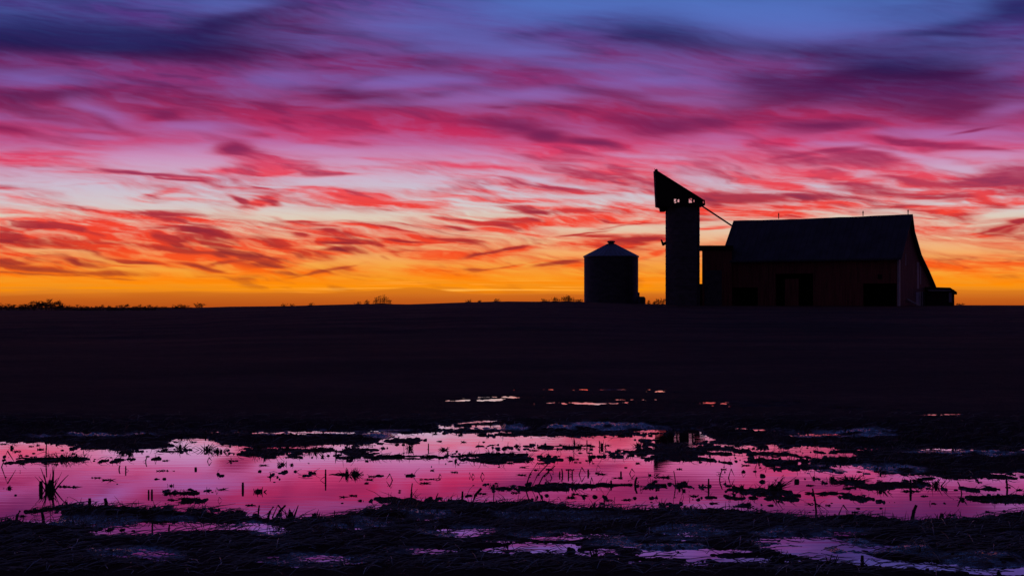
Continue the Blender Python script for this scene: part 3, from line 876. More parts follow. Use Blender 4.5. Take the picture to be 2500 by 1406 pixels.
def silo():
    Y = 146.0; X = at(1666.5, 0, Y)[0]; R = 1.683; G = 1.36
    root = thing('silo', (X, Y, G), 'tall slim concrete silo capped by a big slanting wooden head house', 'silo')
    ztop = at(0, 503, Y)[2]
    prof = [(R, -.4)]
    n = 14; H = ztop - G
    for k in range(n):
        z0 = H * k / n; z1 = H * (k + 1) / n
        prof += [(R, z0 + .03), (R, z1 - .10), (R + .018, z1 - .09), (R + .018, z1 - .03)]
    MB().ring((X, Y, G), prof, 56).build('tower', M['concrete'], root, False)
    # hood: two cheek walls with holes, roof slab, end walls
    yf = Y - 1.72; yb = Y + 1.72
    top = lambda x: float(np.interp(x, [1598.5, 1718], [415.5, 492]))
    def left(y): return float(np.interp(y, [415, 505], [1599.0, 1603.5]))
    for yy, sgn in ((yf, 1), (yb, -1)):
        w = MB()
        holes = [(1645.5, 1651, 486, 496), (1654, 1658.5, 487, 494), (1681.5, 1689.5, 484.5, 495.5), (1693, 1695.5, 488, 495)]
        def strip(xa, xb, ya0, yb0, ya1, yb1):   # quad plate from x a..b, top y, bottom y
            p = [at(xa, ya0, yy), at(xa, ya1, yy), at(xb, yb1, yy), at(xb, yb0, yy)]
            w.prism([(q[0], yy, q[2]) for q in p], (0, .1 * sgn, 0))
        bot = 505
        strip(1603.5, 1645.5, top(1603.5), top(1645.5), bot, bot)
        p = [at(1599, 415.5, yy), at(1603.5, bot, yy), at(1603.5, top(1603.5), yy)]
        w.prism([(q[0], yy, q[2]) for q in p], (0, .1 * sgn, 0))
        xs = 1645.5
        for i, (xa, xb, y0, y1) in enumerate(holes):
            if xa > xs: strip(xs, xa, top(xs), top(xa), bot, bot)
            strip(xa, xb, top(xa), top(xb), y0, y0); strip(xa, xb, y1, y1, bot, bot); xs = xb
        strip(xs, 1716, top(xs), top(1716), bot - .5, bot - 2)
        w.build('side_wall', M['dark'], root)
    P4 = ((1596.8, 411.6), (1598.6, 415.8), (1718.3, 492.6), (1719.3, 488.3))
    P = [at(a, b, yf - .12) for a, b in P4] + [at(a, b, yb + .12) for a, b in P4]
    MB().add(P, [(0, 1, 2, 3), (7, 6, 5, 4), (0, 4, 5, 1), (1, 5, 6, 2), (2, 6, 7, 3), (3, 7, 4, 0)]).build('roof', M['dark'], root)
    P = [at(1598.9, 416, Y), at(1603.4, 504, Y), at(1606.4, 504, Y), at(1601.9, 418, Y)]
    MB().prism([(q[0], yf + .103, q[2]) for q in P], (0, yb - yf - .206, 0)).build('end_wall', M['dark'], root)
    # right end: open frame with two posts and a rail
    e = MB()
    for yy in (yf + .11, yb - .25):
        a0 = at(1713, 491, Y); a1 = at(1716, 504, Y); e.box((a0[0], yy, a1[2]), (a1[0], yy + .14, a0[2]))
    a0 = at(1706, 499, Y); a1 = at(1717.2, 503.5, Y); e.box((a0[0], yf + .26, a1[2]), (a1[0], yb - .26, a0[2]))
    e.build('end_frame', M['dark'], root)
    # step under the left end (chute head)
    P = [at(1604.5, 505.2, Y), at(1610.5, 509, Y), at(1612, 517.2, Y), at(1623, 517.2, Y), at(1628, 505.2, Y)]
    MB().prism([(q[0], Y - .55, q[2]) for q in P], (0, 1.1, 0)).build('chute_head', M['dark'], root)
    fl_ = MB().box((at(1606, 0, Y)[0], yf + .11, at(0, 505.1, Y)[2]), (at(1708, 0, Y)[0], yb - .11, at(0, 502.2, Y)[2])); fl_.build('platform', M['dark'], root)
    # inside bracing crossing the openings
    b = MB()
    for x0, y0, x1, y1 in ((1640, 500, 1664, 478), (1676, 479, 1700, 500), (1690, 498, 1706, 487)):
        p0 = at(x0, y0, Y); p1 = at(x1, y1, Y); b.tube([(p0[0], Y, p0[2]), (p1[0], Y, p1[2])], .035, 5)
    b.build('brace', M['dark'], root)
    # bracketed spout on the left flank
    s = MB(); p0 = at(1626, 593, Y); p1 = at(1618.5, 597.5, Y); p2 = at(1614.2, 585, Y)
    s.tube([(p0[0] + .1, Y, p0[2] + .05), (p1[0] - .05, Y, p1[2])], .15, 8); s.tube([(p1[0] + .05, Y, p1[2] - .05), (p2[0], Y, p2[2])], [.14, .075], 8)
    s.build('spout', M['iron'], root)
    # ladder cage up the right flank
    c = MB(); xr = X + R * .8; yr = Y - R * .62
    for dx in (0, .28): c.tube([(xr + dx * .6, yr + dx * .5, G), (xr + dx * .6, yr + dx * .5, ztop)], .02, 4)
    z = G + .3
    while z < ztop - .2: c.tube([(xr, yr, z), (xr + .168, yr + .14, z)], .014, 4); z += .33
    c.build('ladder', M['iron'], root)
    # auger pipe from the hood down to the barn roof
    p0 = at(1712, 502, Y); p1 = at(1787, 551.5, 150.6)
    o = MB().tube([p0, p1], .085, 8).build('auger_pipe', M['iron']); tag(o, 'thin straight pipe running down from the silo head house to the barn roof', 'pipe')
def grain_bin():
    Y = 150.0; X = at(1492, 0, Y)[0]; R = 66 / F * Y; G = 1.45
    root = thing('grain_bin', (X, Y, G), 'round corrugated steel grain bin with a cone roof left of the silo', 'grain bin')
    ze = at(0, 626, Y)[2]; prof = [(R, -.4)]
    H = ze - G; k = 0
    while k * .105 < H - .06:
        prof += [(R + .012, k * .105 + .026), (R - .012, k * .105 + .079)]; k += 1
    prof.append((R - .05, H))
    MB().ring((X, Y, G), prof, 72).build('wall', M['steel'], root, False)
    za = at(0, 595.5, Y)[2]; rf = MB(); n = 36; RE = 68.3 / F * Y; rt = 9 / F * Y
    ring1 = []; 
    for k in range(n * 2):
        t = math.pi * k / n; up = .05 if k % 2 == 0 else 0
        ring1.append((X + RE * math.cos(t), Y + RE * math.sin(t), ze - .03 + up))
    ring2 = [(X + rt * math.cos(math.pi * k / n), Y + rt * math.sin(math.pi * k / n), za + (.02 if k % 2 == 0 else 0)) for k in range(n * 2)]
    under = [(p[0], p[1], ze - .09) for p in ring1]
    N2 = 2 * n
    rf.add(ring1 + ring2 + under, [(k, (k + 1) % N2, N2 + (k + 1) % N2, N2 + k) for k in range(N2)] + [(2 * N2 + k, 2 * N2 + (k + 1) % N2, (k + 1) % N2, k) for k in range(N2)] + [tuple(range(2 * N2, 3 * N2))[::-1]])
    rf.build('roof', M['steelroof'], root)
    MB().ring((X, Y, za), [(.36, -.12), (.30, .0), (.30, .12), (.40, .15), (.42, .25), (.3, .31), (.05, .33)], 24).build('roof_cap', M['steel'], root)
    # door on the field side and a ladder
    d = MB().box((X - .35, Y - R - .05, G + .25), (X + .35, Y - R + .12, G + 1.75)).build('door', M['steel'], root)
    MB().box((X + .22, Y - R - .09, G + .95), (X + .28, Y - R - .052, G + 1.1)).build('handle', M['iron'], d)
    l = MB(); t = math.radians(-52)
    bx, by = X + (R + .1) * math.cos(t), Y + (R + .1) * math.sin(t)
    for s in (-.2, .2): l.tube([(bx + s * -math.sin(t), by + s * math.cos(t), G), (bx + s * -math.sin(t), by + s * math.cos(t), ze)], .02, 4)
    z = G + .3
    while z < ze: l.tube([(bx + .2 * math.sin(t), by - .2 * math.cos(t), z), (bx - .2 * math.sin(t), by + .2 * math.cos(t), z)], .014, 4); z += .32
    l.build('ladder', M['iron'], root)
    # fan housing at its right foot
    Y2 = 149.4; f = thing('fan_housing', (at(1567, 0, Y2)[0], Y2, G), 'small boxy fan housing at the right foot of the grain bin', 'fan housing')
    P = [at(1558, 747, Y2), at(1576, 747, Y2), at(1576, 728, Y2), at(1572.5, 724, Y2), at(1558, 724, Y2)]
    MB().prism(P, (0, .8, 0)).build('housing', M['steelroof'], f)
    a0 = at(1558, 724, Y2); MB().box((a0[0] - .02, Y2 + .15, a0[2] + .004), (a0[0] + .16, Y2 + .6, a0[2] + .42)).build('duct', M['steel'], f)
    x_, _, z_ = at(1568, 735, Y2)
    MB().tube([(x_, Y2 - .06, z_), (x_, Y2 - .004, z_)], .22, 16).build('fan_guard', M['iron'], f)
# ---------------------------------------------------------------- weeds and trees on the skyline
def weed_clump(name, px0, px1, hpx, n, Y, label, cat, seedheads=True, group=None, lean=.25):
    cx = (px0 + px1) / 2; X, _, _ = at(cx, 0, Y); g = gz(X, Y)
    half = (px1 - px0) / 2 / F * Y; h = hpx / F * Y
    st = MB(); sd = MB()
    for i in range(n):
        bx = X + random.triangular(-half, half, 0); by = Y + random.uniform(-.5, .5); env = 1 - .55 * abs(bx - X) / half
        hh = h * env * random.uniform(.45, 1.0); lx = random.uniform(-lean, lean) * hh; ly = random.uniform(-.1, .1)
        p = [(bx, by, g - .08), (bx + lx * .3, by + ly, g + hh * .5), (bx + lx, by + ly, g + hh)]
        st.tube(p, [.016, .012, .007], 3, False)
        for k in range(2):    # leaves
            t = random.uniform(.3, .9); s = random.choice((-1, 1)) * random.uniform(.08, .2)
            q = (bx + lx * t, by, g + hh * t)
            st.add([q, (q[0] + s * .5, q[1], q[2] + .10), (q[0] + s, q[1], q[2] + random.uniform(-.04, .06)), (q[0] + s * .5, q[1] + .02, q[2] + .06)], [(0, 1, 2, 3)])
        if seedheads and random.random() < .7:
            e = p[2]; dx = random.uniform(-.10, .14)
            sd.tube([e, (e[0] + dx * .6, e[1], e[2] + .07), (e[0] + dx * 1.4, e[1], e[2] + .08)], [.014, .034, .012], 4)
    st.add(sd.v, sd.f); st.tube([(X - half, Y - .3, g - .03), (X, Y, g + .02), (X + half, Y + .3, g - .03)], [.05, .09, .05], 6)
    me_ = bpy.data.meshes.new(name); me_.from_pydata([(v[0] - X, v[1] - Y, v[2] - g) for v in st.v], [], st.f); me_.materials.append(M['weed'])
    o = bpy.data.objects.new(name, me_); C.objects.link(o); o.location = (X, Y, g); tag(o, label, cat, group)
def weeds():
    weed_clump('reed_clump', 906, 958, 22, 60, 172, 'tallest clump of dry reeds on the skyline, left of the grain bin', 'reeds')
    weed_clump('weed', 888, 904, 11, 12, 171, 'short weed just left of the tall reed clump on the skyline', 'weed')
    weed_clump('weed', 866, 884, 6, 8, 171, 'tiny weed two steps left of the tall reed clump', 'weed')
    weed_clump('weed', 684, 702, 7, 9, 165, 'low bent weed on the left part of the field skyline', 'weed', True, None, .8)
    weed_clump('weed', 708, 718, 5, 5, 165, 'smallest weed between two bent weeds on the left skyline', 'weed', True, None, .8)
    weed_clump('weed', 748, 768, 8, 9, 166, 'curled weed on the skyline midway between far trees and reeds', 'weed', True, None, .9)
    weed_clump('weed', 1136, 1152, 6, 8, 172, 'low weed tuft on the skyline right of the reeds', 'weed', True, None, .8)
    weed_clump('weed', 1166, 1174, 4, 5, 172, 'speck of weed between two tufts right of the reeds', 'weed')
    weed_clump('weed', 1203, 1222, 7, 9, 172, 'arched weed tuft on the skyline halfway from reeds to grain bin', 'weed', True, None, .9)
    weed_clump('weed', 1318, 1345, 8, 12, 172, 'sparse weeds at the left end of the patch beside the grain bin', 'weed')
    weed_clump('weed', 1342, 1368, 11, 20, 172, 'middling weeds in the patch left of the grain bin', 'weed')
    weed_clump('weed', 1362, 1408, 15, 60, 172, 'thickest weeds in the patch left of the grain bin', 'weed')
    weed_clump('weed', 1402, 1424, 7, 16, 172, 'short weeds right against the left wall of the grain bin', 'weed')
    weed_clump('weed', 1579, 1590, 9, 9, 158, 'thin upright weed beside the fan housing', 'weed')
    weed_clump('weed', 1592, 1602, 7, 14, 158, 'rounded low weed between the fan housing and the silo', 'weed')
    weed_clump('weed', 1598, 1612, 14, 14, 158, 'forked weed standing between grain bin and silo', 'weed')
    weed_clump('weed', 1608, 1626, 16, 20, 158, 'arching weeds against the left foot of the silo', 'weed', True, None, .7)
    weed_clump('weed', 2334, 2356, 5, 12, 175, 'little flat weed right of the outbuilding', 'weed', True, None, 1.0)
def bare_tree(seed, H, W):
    rnd = random.Random(seed); tr = MB(); cr = MB()
    tr.tube([(0, 0, -.5), (rnd.uniform(-.1, .1), 0, H * .3), (rnd.uniform(-.3, .3), 0, H * .55)], [H * .035, H * .028, H * .016], 6)
    def branch(p, d, l, r, lev):
        q = p + d * l; mid = p + d * l * .5 + Vector((rnd.uniform(-.1, .1), rnd.uniform(-.1, .1), rnd.uniform(-.02, .1))) * l
        cr.tube([p, mid, q], [max(r, .05), max(r * .75, .045), max(r * .5, .04)], 3, False)
        if lev == 0: return
        for k in range(4 if lev > 1 else 5):
            t = rnd.uniform(.35, 1); s = p.lerp(q, t)
            nd = (d + Vector((rnd.uniform(-1, 1), rnd.uniform(-1, 1), rnd.uniform(-.35, .8)))).normalized()
            branch(s, nd, l * rnd.uniform(.4, .65), r * .5, lev - 1)
    for k in range(9):
        an = rnd.uniform(0, 6.28); z = H * rnd.uniform(.25, .55); u = rnd.uniform(.2, .9)
        d = Vector((math.cos(an) * W / H * 1.2, math.sin(an) * W / H * 1.2, u)).normalized()
        branch(Vector((0, 0, z)), d, H * rnd.uniform(.28, .42), H * .018, 3)
    return tr, cr
def trees():
    Y0 = 1250.0
    spec = [(4,745),(22,745),(40,748),(57,745),(72,744),(86,741),(101,738),(113,736),(126,738),(140,742),(155,746),(170,750),(188,748),(206,750),(226,750),(244,748),(262,749),(280,750),
            (300,746),(320,750),(341,748),(357,749),(372,748),(392,751),(410,751),(430,749),(440,746),(456,750),(487,743)]
    protos = []
    for i in range(5):
        tr, cr = bare_tree(40 + i, 7.0, 5.0 + i * .5)
        a = bpy.data.meshes.new('trunk'); a.from_pydata(tr.v, [], tr.f); a.materials.append(M['bark'])
        b = bpy.data.meshes.new('crown'); b.from_pydata(cr.v, [], cr.f); b.materials.append(M['bark']); protos.append((a, b))
    for i, (px, ty) in enumerate(spec):
        Y = Y0 + (i * 37) % 120; X = at(px, 0, Y)[0]; g = gz(X, Y); top = EYE + (745 - ty) / F * Y
        if px == 487: lab = 'lone bare round tree at the right end of the far tree line'
        elif px == 113: lab = 'tallest bare tree of the far tree line at the left edge'
        else: lab = 'small bare tree in the far tree line on the left horizon'
        o = thing('bare_tree', (X, Y, g), lab, 'tree', None if px in (487, 113) else 'bare trees of the far tree line', random.uniform(0, 6.28))
        s = (top - g + 1.0) / 6.2; wf = 1.7 if px != 487 else 1.2
        a, b = protos[i % 5]
        for nm, me in (('trunk', a), ('crown', b)):
            c = bpy.data.objects.new(nm, me); C.objects.link(c); c.parent = o
        o.scale = (s * wf, s * wf, s)
    # undergrowth that fills the tree line as one mass
    w = MB(); rnd = random.Random(5)
    for i in range(5200):
        px = rnd.uniform(-60, 500) ; Y = Y0 + rnd.uniform(-30, 60); X = at(px, 0, Y)[0]; g = -5.2
        top = EYE + (745 - np.interp(px, [-60, 60, 110, 160, 230, 400, 480, 500], [750.5, 750.5, 745, 751.5, 753.5, 753.5, 753, 754.5])) / F * Y
        z = rnd.uniform(top - 3.5, top + .4); r = rnd.uniform(.25, .8)
        a, b_ = rnd.uniform(0, 3.14), rnd.uniform(-.8, .8)
        dx, dy = math.cos(a) * r, math.sin(a) * r
        w.add([(X - dx, Y - dy, z - r * .5), (X + dx, Y + dy, z - r * .2), (X + dx * b_, Y, z + r * .8)], [(0, 1, 2)])
    w.box((at(-60, 0, Y0)[0], Y0 + 10, -6), (at(500, 0, Y0)[0], Y0 + 40, -3.6))
    o = w.build('brushwood', M['bark']); tag(o, 'dark brushwood filling the far tree line on the left horizon', 'brushwood', kind='stuff')
# ---------------------------------------------------------------- corn stubble, leaves and clods in and round the puddle
def waterpoint(px, py):
    Y = F * EYE / (py - 745); return (px - 1250) / F * Y, Y
def pxm(py): return (F * EYE / (py - 745)) / F       # metres per chart unit at that row
def make(name, mb, px, py, label, cat='corn stubble', group=None, tilt=0, sink=0.0):
    X, Y = waterpoint(px, py); z = max(gz(X, Y), 0.0) - sink
    me = bpy.data.meshes.new(name); me.from_pydata(mb.v, [], mb.f); me.materials.append(M['straw'])
    o = bpy.data.objects.new(name, me); C.objects.link(o); o.location = (X, Y, z); tag(o, label, cat, group); return o
R_ = random.Random(11)
def blade(m, p0, p1, w, bend=0.0, n=4):
    p0 = Vector(p0); p1 = Vector(p1); pts = []
    for i in range(n + 1):
        t = i / n; q = p0.lerp(p1, t); q.z -= bend * t * t * (p1 - p0).length; pts.append(q)
    m.tube(pts, [w * (1 - .75 * (i / n)) for i in range(n + 1)], 4)
def tuft(h, spread, n, w=.006, lean=0.0, base=.03):
    m = MB()
    for i in range(n):
        a = R_.uniform(0, 6.28); s = R_.uniform(.1, 1) * spread; hh = h * R_.uniform(.35, 1)
        b = (R_.uniform(-base, base), R_.uniform(-base, base), -.03)
        blade(m, b, (b[0] + math.cos(a) * s + lean * hh, b[1] + math.sin(a) * s * .8, hh), w * R_.uniform(.6, 1.2), R_.uniform(0, .35))
    m.tube([(0, 0, -.04), (0, 0, h * .25), (lean * h * .2, 0, h * .4)], [w * 2.4, w * 2.2, w * 1.5], 6)
    return m
def stump(h, w=.012, lean=0.0, leaf=True):
    m = MB(); m.tube([(0, 0, -.04), (lean * h * .4, 0, h * .5), (lean * h, 0, h)], [w * 1.15, w, w * .85], 7)
    m.tube([(lean * h * .45 - .001, 0, h * .48), (lean * h * .52, 0, h * .54)], [w * 1.25, w * 1.25], 7)
    if leaf:
        s = R_.choice((-1, 1)); blade(m, (0, 0, h * .35), (s * h * .6, R_.uniform(-.03, .03), h * R_.uniform(0, .4)), w * .5, .3)
    return m
def log(l, w=.02, tufts=4, h=.05):
    w = min(w * .6, .013); m = MB(); n = 12; pts = []; rr = []
    for i in range(n + 1):
        t = i / n - .5; pts.append((t * l, R_.uniform(-.02, .02), R_.uniform(-.004, .008))); rr.append(w * R_.uniform(.6, 1.35) * (1 - 1.4 * t * t * 1.6 if abs(t) > .1 else 1))
    m.tube(pts, [max(.004, r) for r in rr], 7)
    for k in range(tufts):
        x = R_.uniform(-.45, .45) * l
        for j in range(R_.randint(2, 4)): blade(m, (x, 0, 0), (x + R_.uniform(-.05, .05), R_.uniform(-.05, .05), h * R_.uniform(.3, 1)), .004, .1)
    return m
def folded(h, s, w=.006):
    m = MB(); blade(m, (0, 0, -.02), (s * h * .5, 0, h), w, 0); blade(m, (s * h * .5, 0, h), (s * h * 1.1, .02, h * .15), w, .0); return m
def clod(r, fl=.5):
    m = MB(); nu, nv = 12, 7; rs = R_.uniform(0, 99)
    def f(a, b): return 1 + .38 * float(vnoise(np.array([math.cos(a) * 1.6 + rs + b]), np.array([math.sin(a) * 1.6 + b * 2.0]), 7)[0])
    for j in range(nv):
        b = -.3 + 1.85 * j / (nv - 1)
        for i in range(nu):
            a = 6.2832 * i / nu; q = r * f(a, b); m.v.append((math.cos(a) * math.cos(b) * q * 1.3, math.sin(a) * math.cos(b) * q, max(-.3 * r, math.sin(b) * q * fl)))
    for j in range(nv - 1):
        for i in range(nu): m.f.append((j * nu + i, j * nu + (i + 1) % nu, (j + 1) * nu + (i + 1) % nu, (j + 1) * nu + i))
    m.f.append(tuple((nv - 1) * nu + i for i in range(nu)))
    return m
def join(*ms):
    o = MB()
    for m, d in ms: o.add([(v[0] + d[0], v[1] + d[1], v[2] + d[2]) for v in m.v], m.f)
    return o
def stubble():
    T = []   # px, py, builder, label, name
    def t(px, py, hpx, spx, n, label, lean=0, w=.006, name='stubble_tuft'):
        k = pxm(py); make(name, tuft(hpx * k, spx * k, n, w, lean), px, py, label)
    def s(px, py, hpx, label, lean=0, w=.010, leaf=True):
        make('stalk_stump', stump(hpx * pxm(py), w, lean, leaf), px, py, label)
    def l(px, py, lpx, label, w=.018, tufts=5, hpx=14):
        make('fallen_stalk', log(lpx * pxm(py), w, tufts, hpx * pxm(py)), px, py, label)
    def f(px, py, hpx, sg, label):
        make('folded_leaf', folded(hpx * pxm(py), sg), px, py, label)
    t(122, 1196, 62, 42, 24, 'biggest spiky stubble tuft, standing in open water at the far left', 0, .008, 'stubble_tuft')
    k = pxm(1190); make('fallen_stalk', log(34 * k, .012, 1, .03), 155, 1188, 'short fallen stalk poking right from the biggest left tuft')
    s(100, 1196, 22, 'thick upright stump on the left side of the biggest left tuft', 0, .016, False)
    t(22, 1192, 12, 16, 8, 'small ragged stubble tuft in the water at the left edge')
    f(2, 1140, 40, .8, 'tall arched leaf rising from the water at the left edge')
    l(120, 1122, 160, 'long fallen stalk with tufts lying across the water at the upper left', .03, 9, 20)
    s(112, 1120, 42, 'tall thin stem standing on the long fallen stalk at upper left', .05, .006)
    t(150, 1121, 24, 26, 12, 'tuft at the right end of the long upper left stalk', .3)
    t(28, 1094, 18, 10, 6, 'small tuft at the upper left shore of the puddle')
    t(300, 1107, 16, 30, 22, 'row of short spikes below the dark left bank bulge')
    t(316, 1108, 20, 22, 16, 'denser spikes just right of the middle of the left bank bulge')
    f(202, 1104, 10, .8, 'tiny folded leaf in the water below the left bank')
    s(290, 1146, 10, 'small leaf scrap upright in the left water, first of a pair', .3, .006, False)
    s(307, 1149, 12, 'small cross shaped scrap in the left water, second of a pair', 0, .006, True)
    s(355, 1127, 12, 'small leaning scrap in the water right of the left bank bulge', .3, .005)
    t(440, 1095, 26, 30, 20, 'stubble tuft at the left end of the upper mud bank')
    t(505, 1098, 24, 34, 24, 'wide stubble tuft on the upper mud bank')
    t(540, 1103, 16, 30, 14, 'low tuft at the right end of the wide bank stubble')
    t(632, 1100, 26, 34, 26, 'bushy stubble tuft on the upper bank left of the centre')
    t(700, 1100, 20, 30, 16, 'short stubble tuft right of the bushy bank tuft')
    t(770, 1102, 22, 24, 14, 'thin stubble tuft at the right part of the upper bank', .2)
    f(505, 1126, 10, 1, 'small hooked leaf in the water under the wide bank stubble')
    l(570, 1125, 22, 'short leaf scrap floating left of the red reflection', .008, 1)
    s(478, 1146, 6, 'square looking scrap in the open left water', 0, .012, False)
    s(593, 1194, 17, 'lone upright stump in the open water at the red reflection', 0, .010, False)
    t(630, 1200, 16, 14, 12, 'dumpy little clump beside the lone stump', 0, .009)
    s(363, 1208, 13, 'left one of two parallel stumps in the lower left water', 0, .007, False)
    s(371, 1208, 14, 'right one of two parallel stumps in the lower left water', 0, .008, False)
    l(437, 1204, 62, 'feathery fallen leaf floating in the lower left water', .015, 10, 12)
    l(455, 1222, 40, 'dark clotted leaf litter below the feathery leaf', .016, 5, 8)
    t(418, 1186, 8, 8, 5, 'tiny scrap above the feathery leaf')
    l(235, 1166, 24, 'slim floating scrap in the left water, left of another', .007, 1, 4)
    l(262, 1172, 26, 'slim floating scrap in the left water, right of another', .008, 2, 8)
    l(405, 1149, 44, 'long thin floating sliver in the left water', .006, 1, 4)
    t(690, 1134, 13, 9, 10, 'small bristly clump left of the middle, first of a pair', 0, .007)
    t(712, 1135, 10, 10, 6, 'small forked scrap left of the middle, second of a pair')
    s(795, 1171, 26, 'sharp upright splinter in the open water left of centre', 0, .007, True)
    s(660, 1164, 7, 'short thin splinter in the open water right of the lone stump', 0, .004, False)
    l(846, 1158, 84, 'spiky fallen stalk floating in open water left of centre', .014, 6, 20)
    t(846, 1160, 24, 20, 16, 'spray of spikes on the spiky fallen stalk left of centre')
    t(866, 1160, 18, 18, 8, 'right hand spray on the spiky fallen stalk left of centre', .8)
    l(908, 1163, 18, 'small floating leaf right of the spiky fallen stalk', .009, 0)
    t(1000, 1095, 22, 20, 14, 'upright spray on the upper water right of the bank end')
    s(1046, 1095, 13, 'straight short stump in the upper water near the centre', 0, .006, False)
    t(1083, 1098, 14, 22, 14, 'star shaped clump right of the straight short stump', 0, .007)
    l(985, 1116, 150, 'long thin floating stalk below the upright spray', .014, 7, 10)
    l(1205, 1112, 120, 'long floating stalk in the pink water at centre', .014, 6, 14)
    t(1205, 1123, 10, 44, 26, 'flat mat of stubble under the long centre stalk')
    f(1112, 1124, 12, 1, 'thin forked leaf left of the flat stubble mat')
    f(960, 1172, 16, -1, 'hooked leaf in the water at lower centre')
    l(1050, 1170, 50, 'slender floating leaf at the centre of the puddle', .008, 1, 5)
    f(1070, 1164, 7, 1, 'little looped leaf beside the slender centre leaf')
    f(1150, 1164, 8, 1, 'diamond looking folded leaf in the centre water, left of another')
    f(1172, 1164, 11, .9, 'diamond looking folded leaf in the centre water, right of another')
    s(1003, 1215, 36, 'forked twig rising from the mud hump at lower centre', .1, .005, True)
    t(1004, 1213, 30, 20, 3, 'thin twigs leaning over the right end of the mud hump', .5, .004)
    t(880, 1222, 8, 10, 5, 'fishtail scrap at the left tip of the mud hump')
    t(1205, 1188, 16, 14, 7, 'ragged angular stub left of the crossed stems')
    l(1240, 1193, 80, 'rough floating stalk left of the crossed stems', .014, 5, 10)
    for i, (dx, ln, lab) in enumerate(((0, .55, 'left'), (14, .8, 'middle'), (26, .95, 'right'))):
        s(1280 + dx, 1192, 60 - 4 * i, '%s one of three long slanting crossed stems at right centre' % lab, ln, .005, False)
    f(1350, 1166, 14, -1.3, 'bowed leaf between the crossed stems and the row of stubs')
    for x, h, lab in ((1366, 10, 'first'), (1374, 16, 'second'), (1388, 15, 'third'), (1397, 12, 'fourth')):
        s(x, 1160, h, '%s from the left of the row of short stubs right of centre' % lab, R_.uniform(-.5, .5), .006)
    f(1412, 1158, 18, .9, 'chevron shaped folded leaf right of the row of stubs')
    s(1436, 1156, 11, 'short capped stub right of the chevron leaf', 0, .008, True)
    t(1456, 1155, 7, 8, 6, 'dark nub right of the capped stub')
    l(1450, 1184, 190, 'longest fallen stalk, lying in the water right of centre', .026, 8, 8)
    f(1440, 1181, 16, .5, 'looped leaf standing on the longest fallen stalk')
    s(1492, 1184, 12, 'pointed stub on the longest fallen stalk', 0, .008, True)
    s(1549, 1184, 20, 'forked stub at the right end of the longest fallen stalk', .3, .009, True)
    s(1516, 1160, 10, 'plain upright stub above the longest fallen stalk', 0, .008, False)
    f(1535, 1156, 12, 1.2, 'wide folded leaf right of the plain upright stub')
    t(1587, 1160, 8, 18, 8, 'spidery clump in the water right of centre')
    l(1590, 1192, 40, 'twisted leaf at the right tip of the longest fallen stalk', .012, 3, 8)
    l(1615, 1165, 36, 'small branching scrap right of the spidery clump', .009, 4, 8)
    s(1650, 1183, 34, 'thin bent stem in the lilac water below the silo', -.15, .004, False)
    t(1670, 1198, 12, 12, 8, 'small scrap at the foot of the thin bent stem')
    s(1730, 1192, 24, 'upright splinter with a knot below the silo reflection', 0, .007, True)
    s(1755, 1170, 24, 'long hairy stem right of the knotted splinter', .35, .005, True)
    f(1777, 1166, 22, .7, 'big arrowhead shaped leaf in the lilac water')
    s(1404, 1085, 14, 'bent stub in the upper water right of centre', -.2, .006, True)
    s(1401, 1094, 28, 'thin straight reed in the upper water right of centre', 0, .004, False)
    s(1433, 1090, 16, 'stub on the upper floating stalk right of centre', 0, .006, True)
    l(1375, 1092, 130, 'thin floating stalk across the upper pink water', .012, 6, 10)
    l(1335, 1121, 46, 'blocky short stalk in the pink water right of centre', .020, 3, 14)
    t(1392, 1121, 14, 16, 12, 'spiky clot right of the blocky short stalk')
    t(1440, 1120, 22, 16, 7, 'open loop of leaves in the pink water', .1)
    t(1470, 1092, 26, 20, 10, 'spray of leaves in the upper water near the silo reflection')
    t(1560, 1090, 16, 20, 16, 'bushy clump just left of the silo reflection')
    t(1880, 1200, 36, 46, 30, 'large fan of stubble leaning right in the right part of the puddle', .9, .007)
    t(1812, 1196, 24, 30, 18, 'fan of spikes left of the large leaning fan', -.4, .006)
    s(1945, 1176, 7, 'rounded nub in the pink water on the right', 0, .022, False)
    s(1994, 1250, 58, 'tall bent stem rising from the lower right shore', -.18, .007, True)
    s(2226, 1264, 32, 'thick curved stump on the lower right shore', .35, .012, False)
    f(2045, 1254, 22, 1.2, 'arched leaf on the lower right shore')
    t(2030, 1172, 22, 12, 8, 'feather shaped tuft at the left tip of the right island')
    l(2020, 1204, 110, 'heavy fallen stalk in the right part of the puddle', .024, 3, 8)
    t(2080, 1175, 20, 60, 34, 'broad tuft covering the right island')
    t(2150, 1200, 14, 30, 16, 'drooping spikes at the lower side of the right island', .2)
    l(2225, 1199, 40, 'short dark stalk under the right bank', .012, 2, 6)
    s(2223, 1196, 26, 'stub rising from the short dark stalk under the right bank', 0, .010, True)
    t(2245, 1180, 26, 26, 18, 'tuft hanging over the water from the right bank')
    t(2285, 1186, 28, 26, 20, 'spiky tuft at the right bank, near the edge of the photo', .3)
    s(2350, 1205, 30, 'slim stem crossing the water near the right edge', -.4, .005, True)
    s(2460, 1195, 38, 'crooked twig near the right edge of the puddle', -.15, .008, True)
    l(2410, 1194, 60, 'stout floating stalk near the right edge', .026, 1, 6)
    l(2450, 1218, 150, 'long mud covered stalk at the right edge', .03, 8, 12)
    t(2350, 1220, 16, 20, 12, 'spikes at the left tip of the right edge island')
    s(652, 1262, 26, 'bent sprout on the near shore, left one of a cluster', .6, .008, True)
    f(662, 1262, 30, 1.1, 'long folded leaf of the near shore cluster')
    s(672, 1261, 28, 'leaning stalk at the right of the near shore cluster', .9, .008, False)
    s(630, 1258, 22, 'mushroom headed stub on the near shore', .15, .006, True)
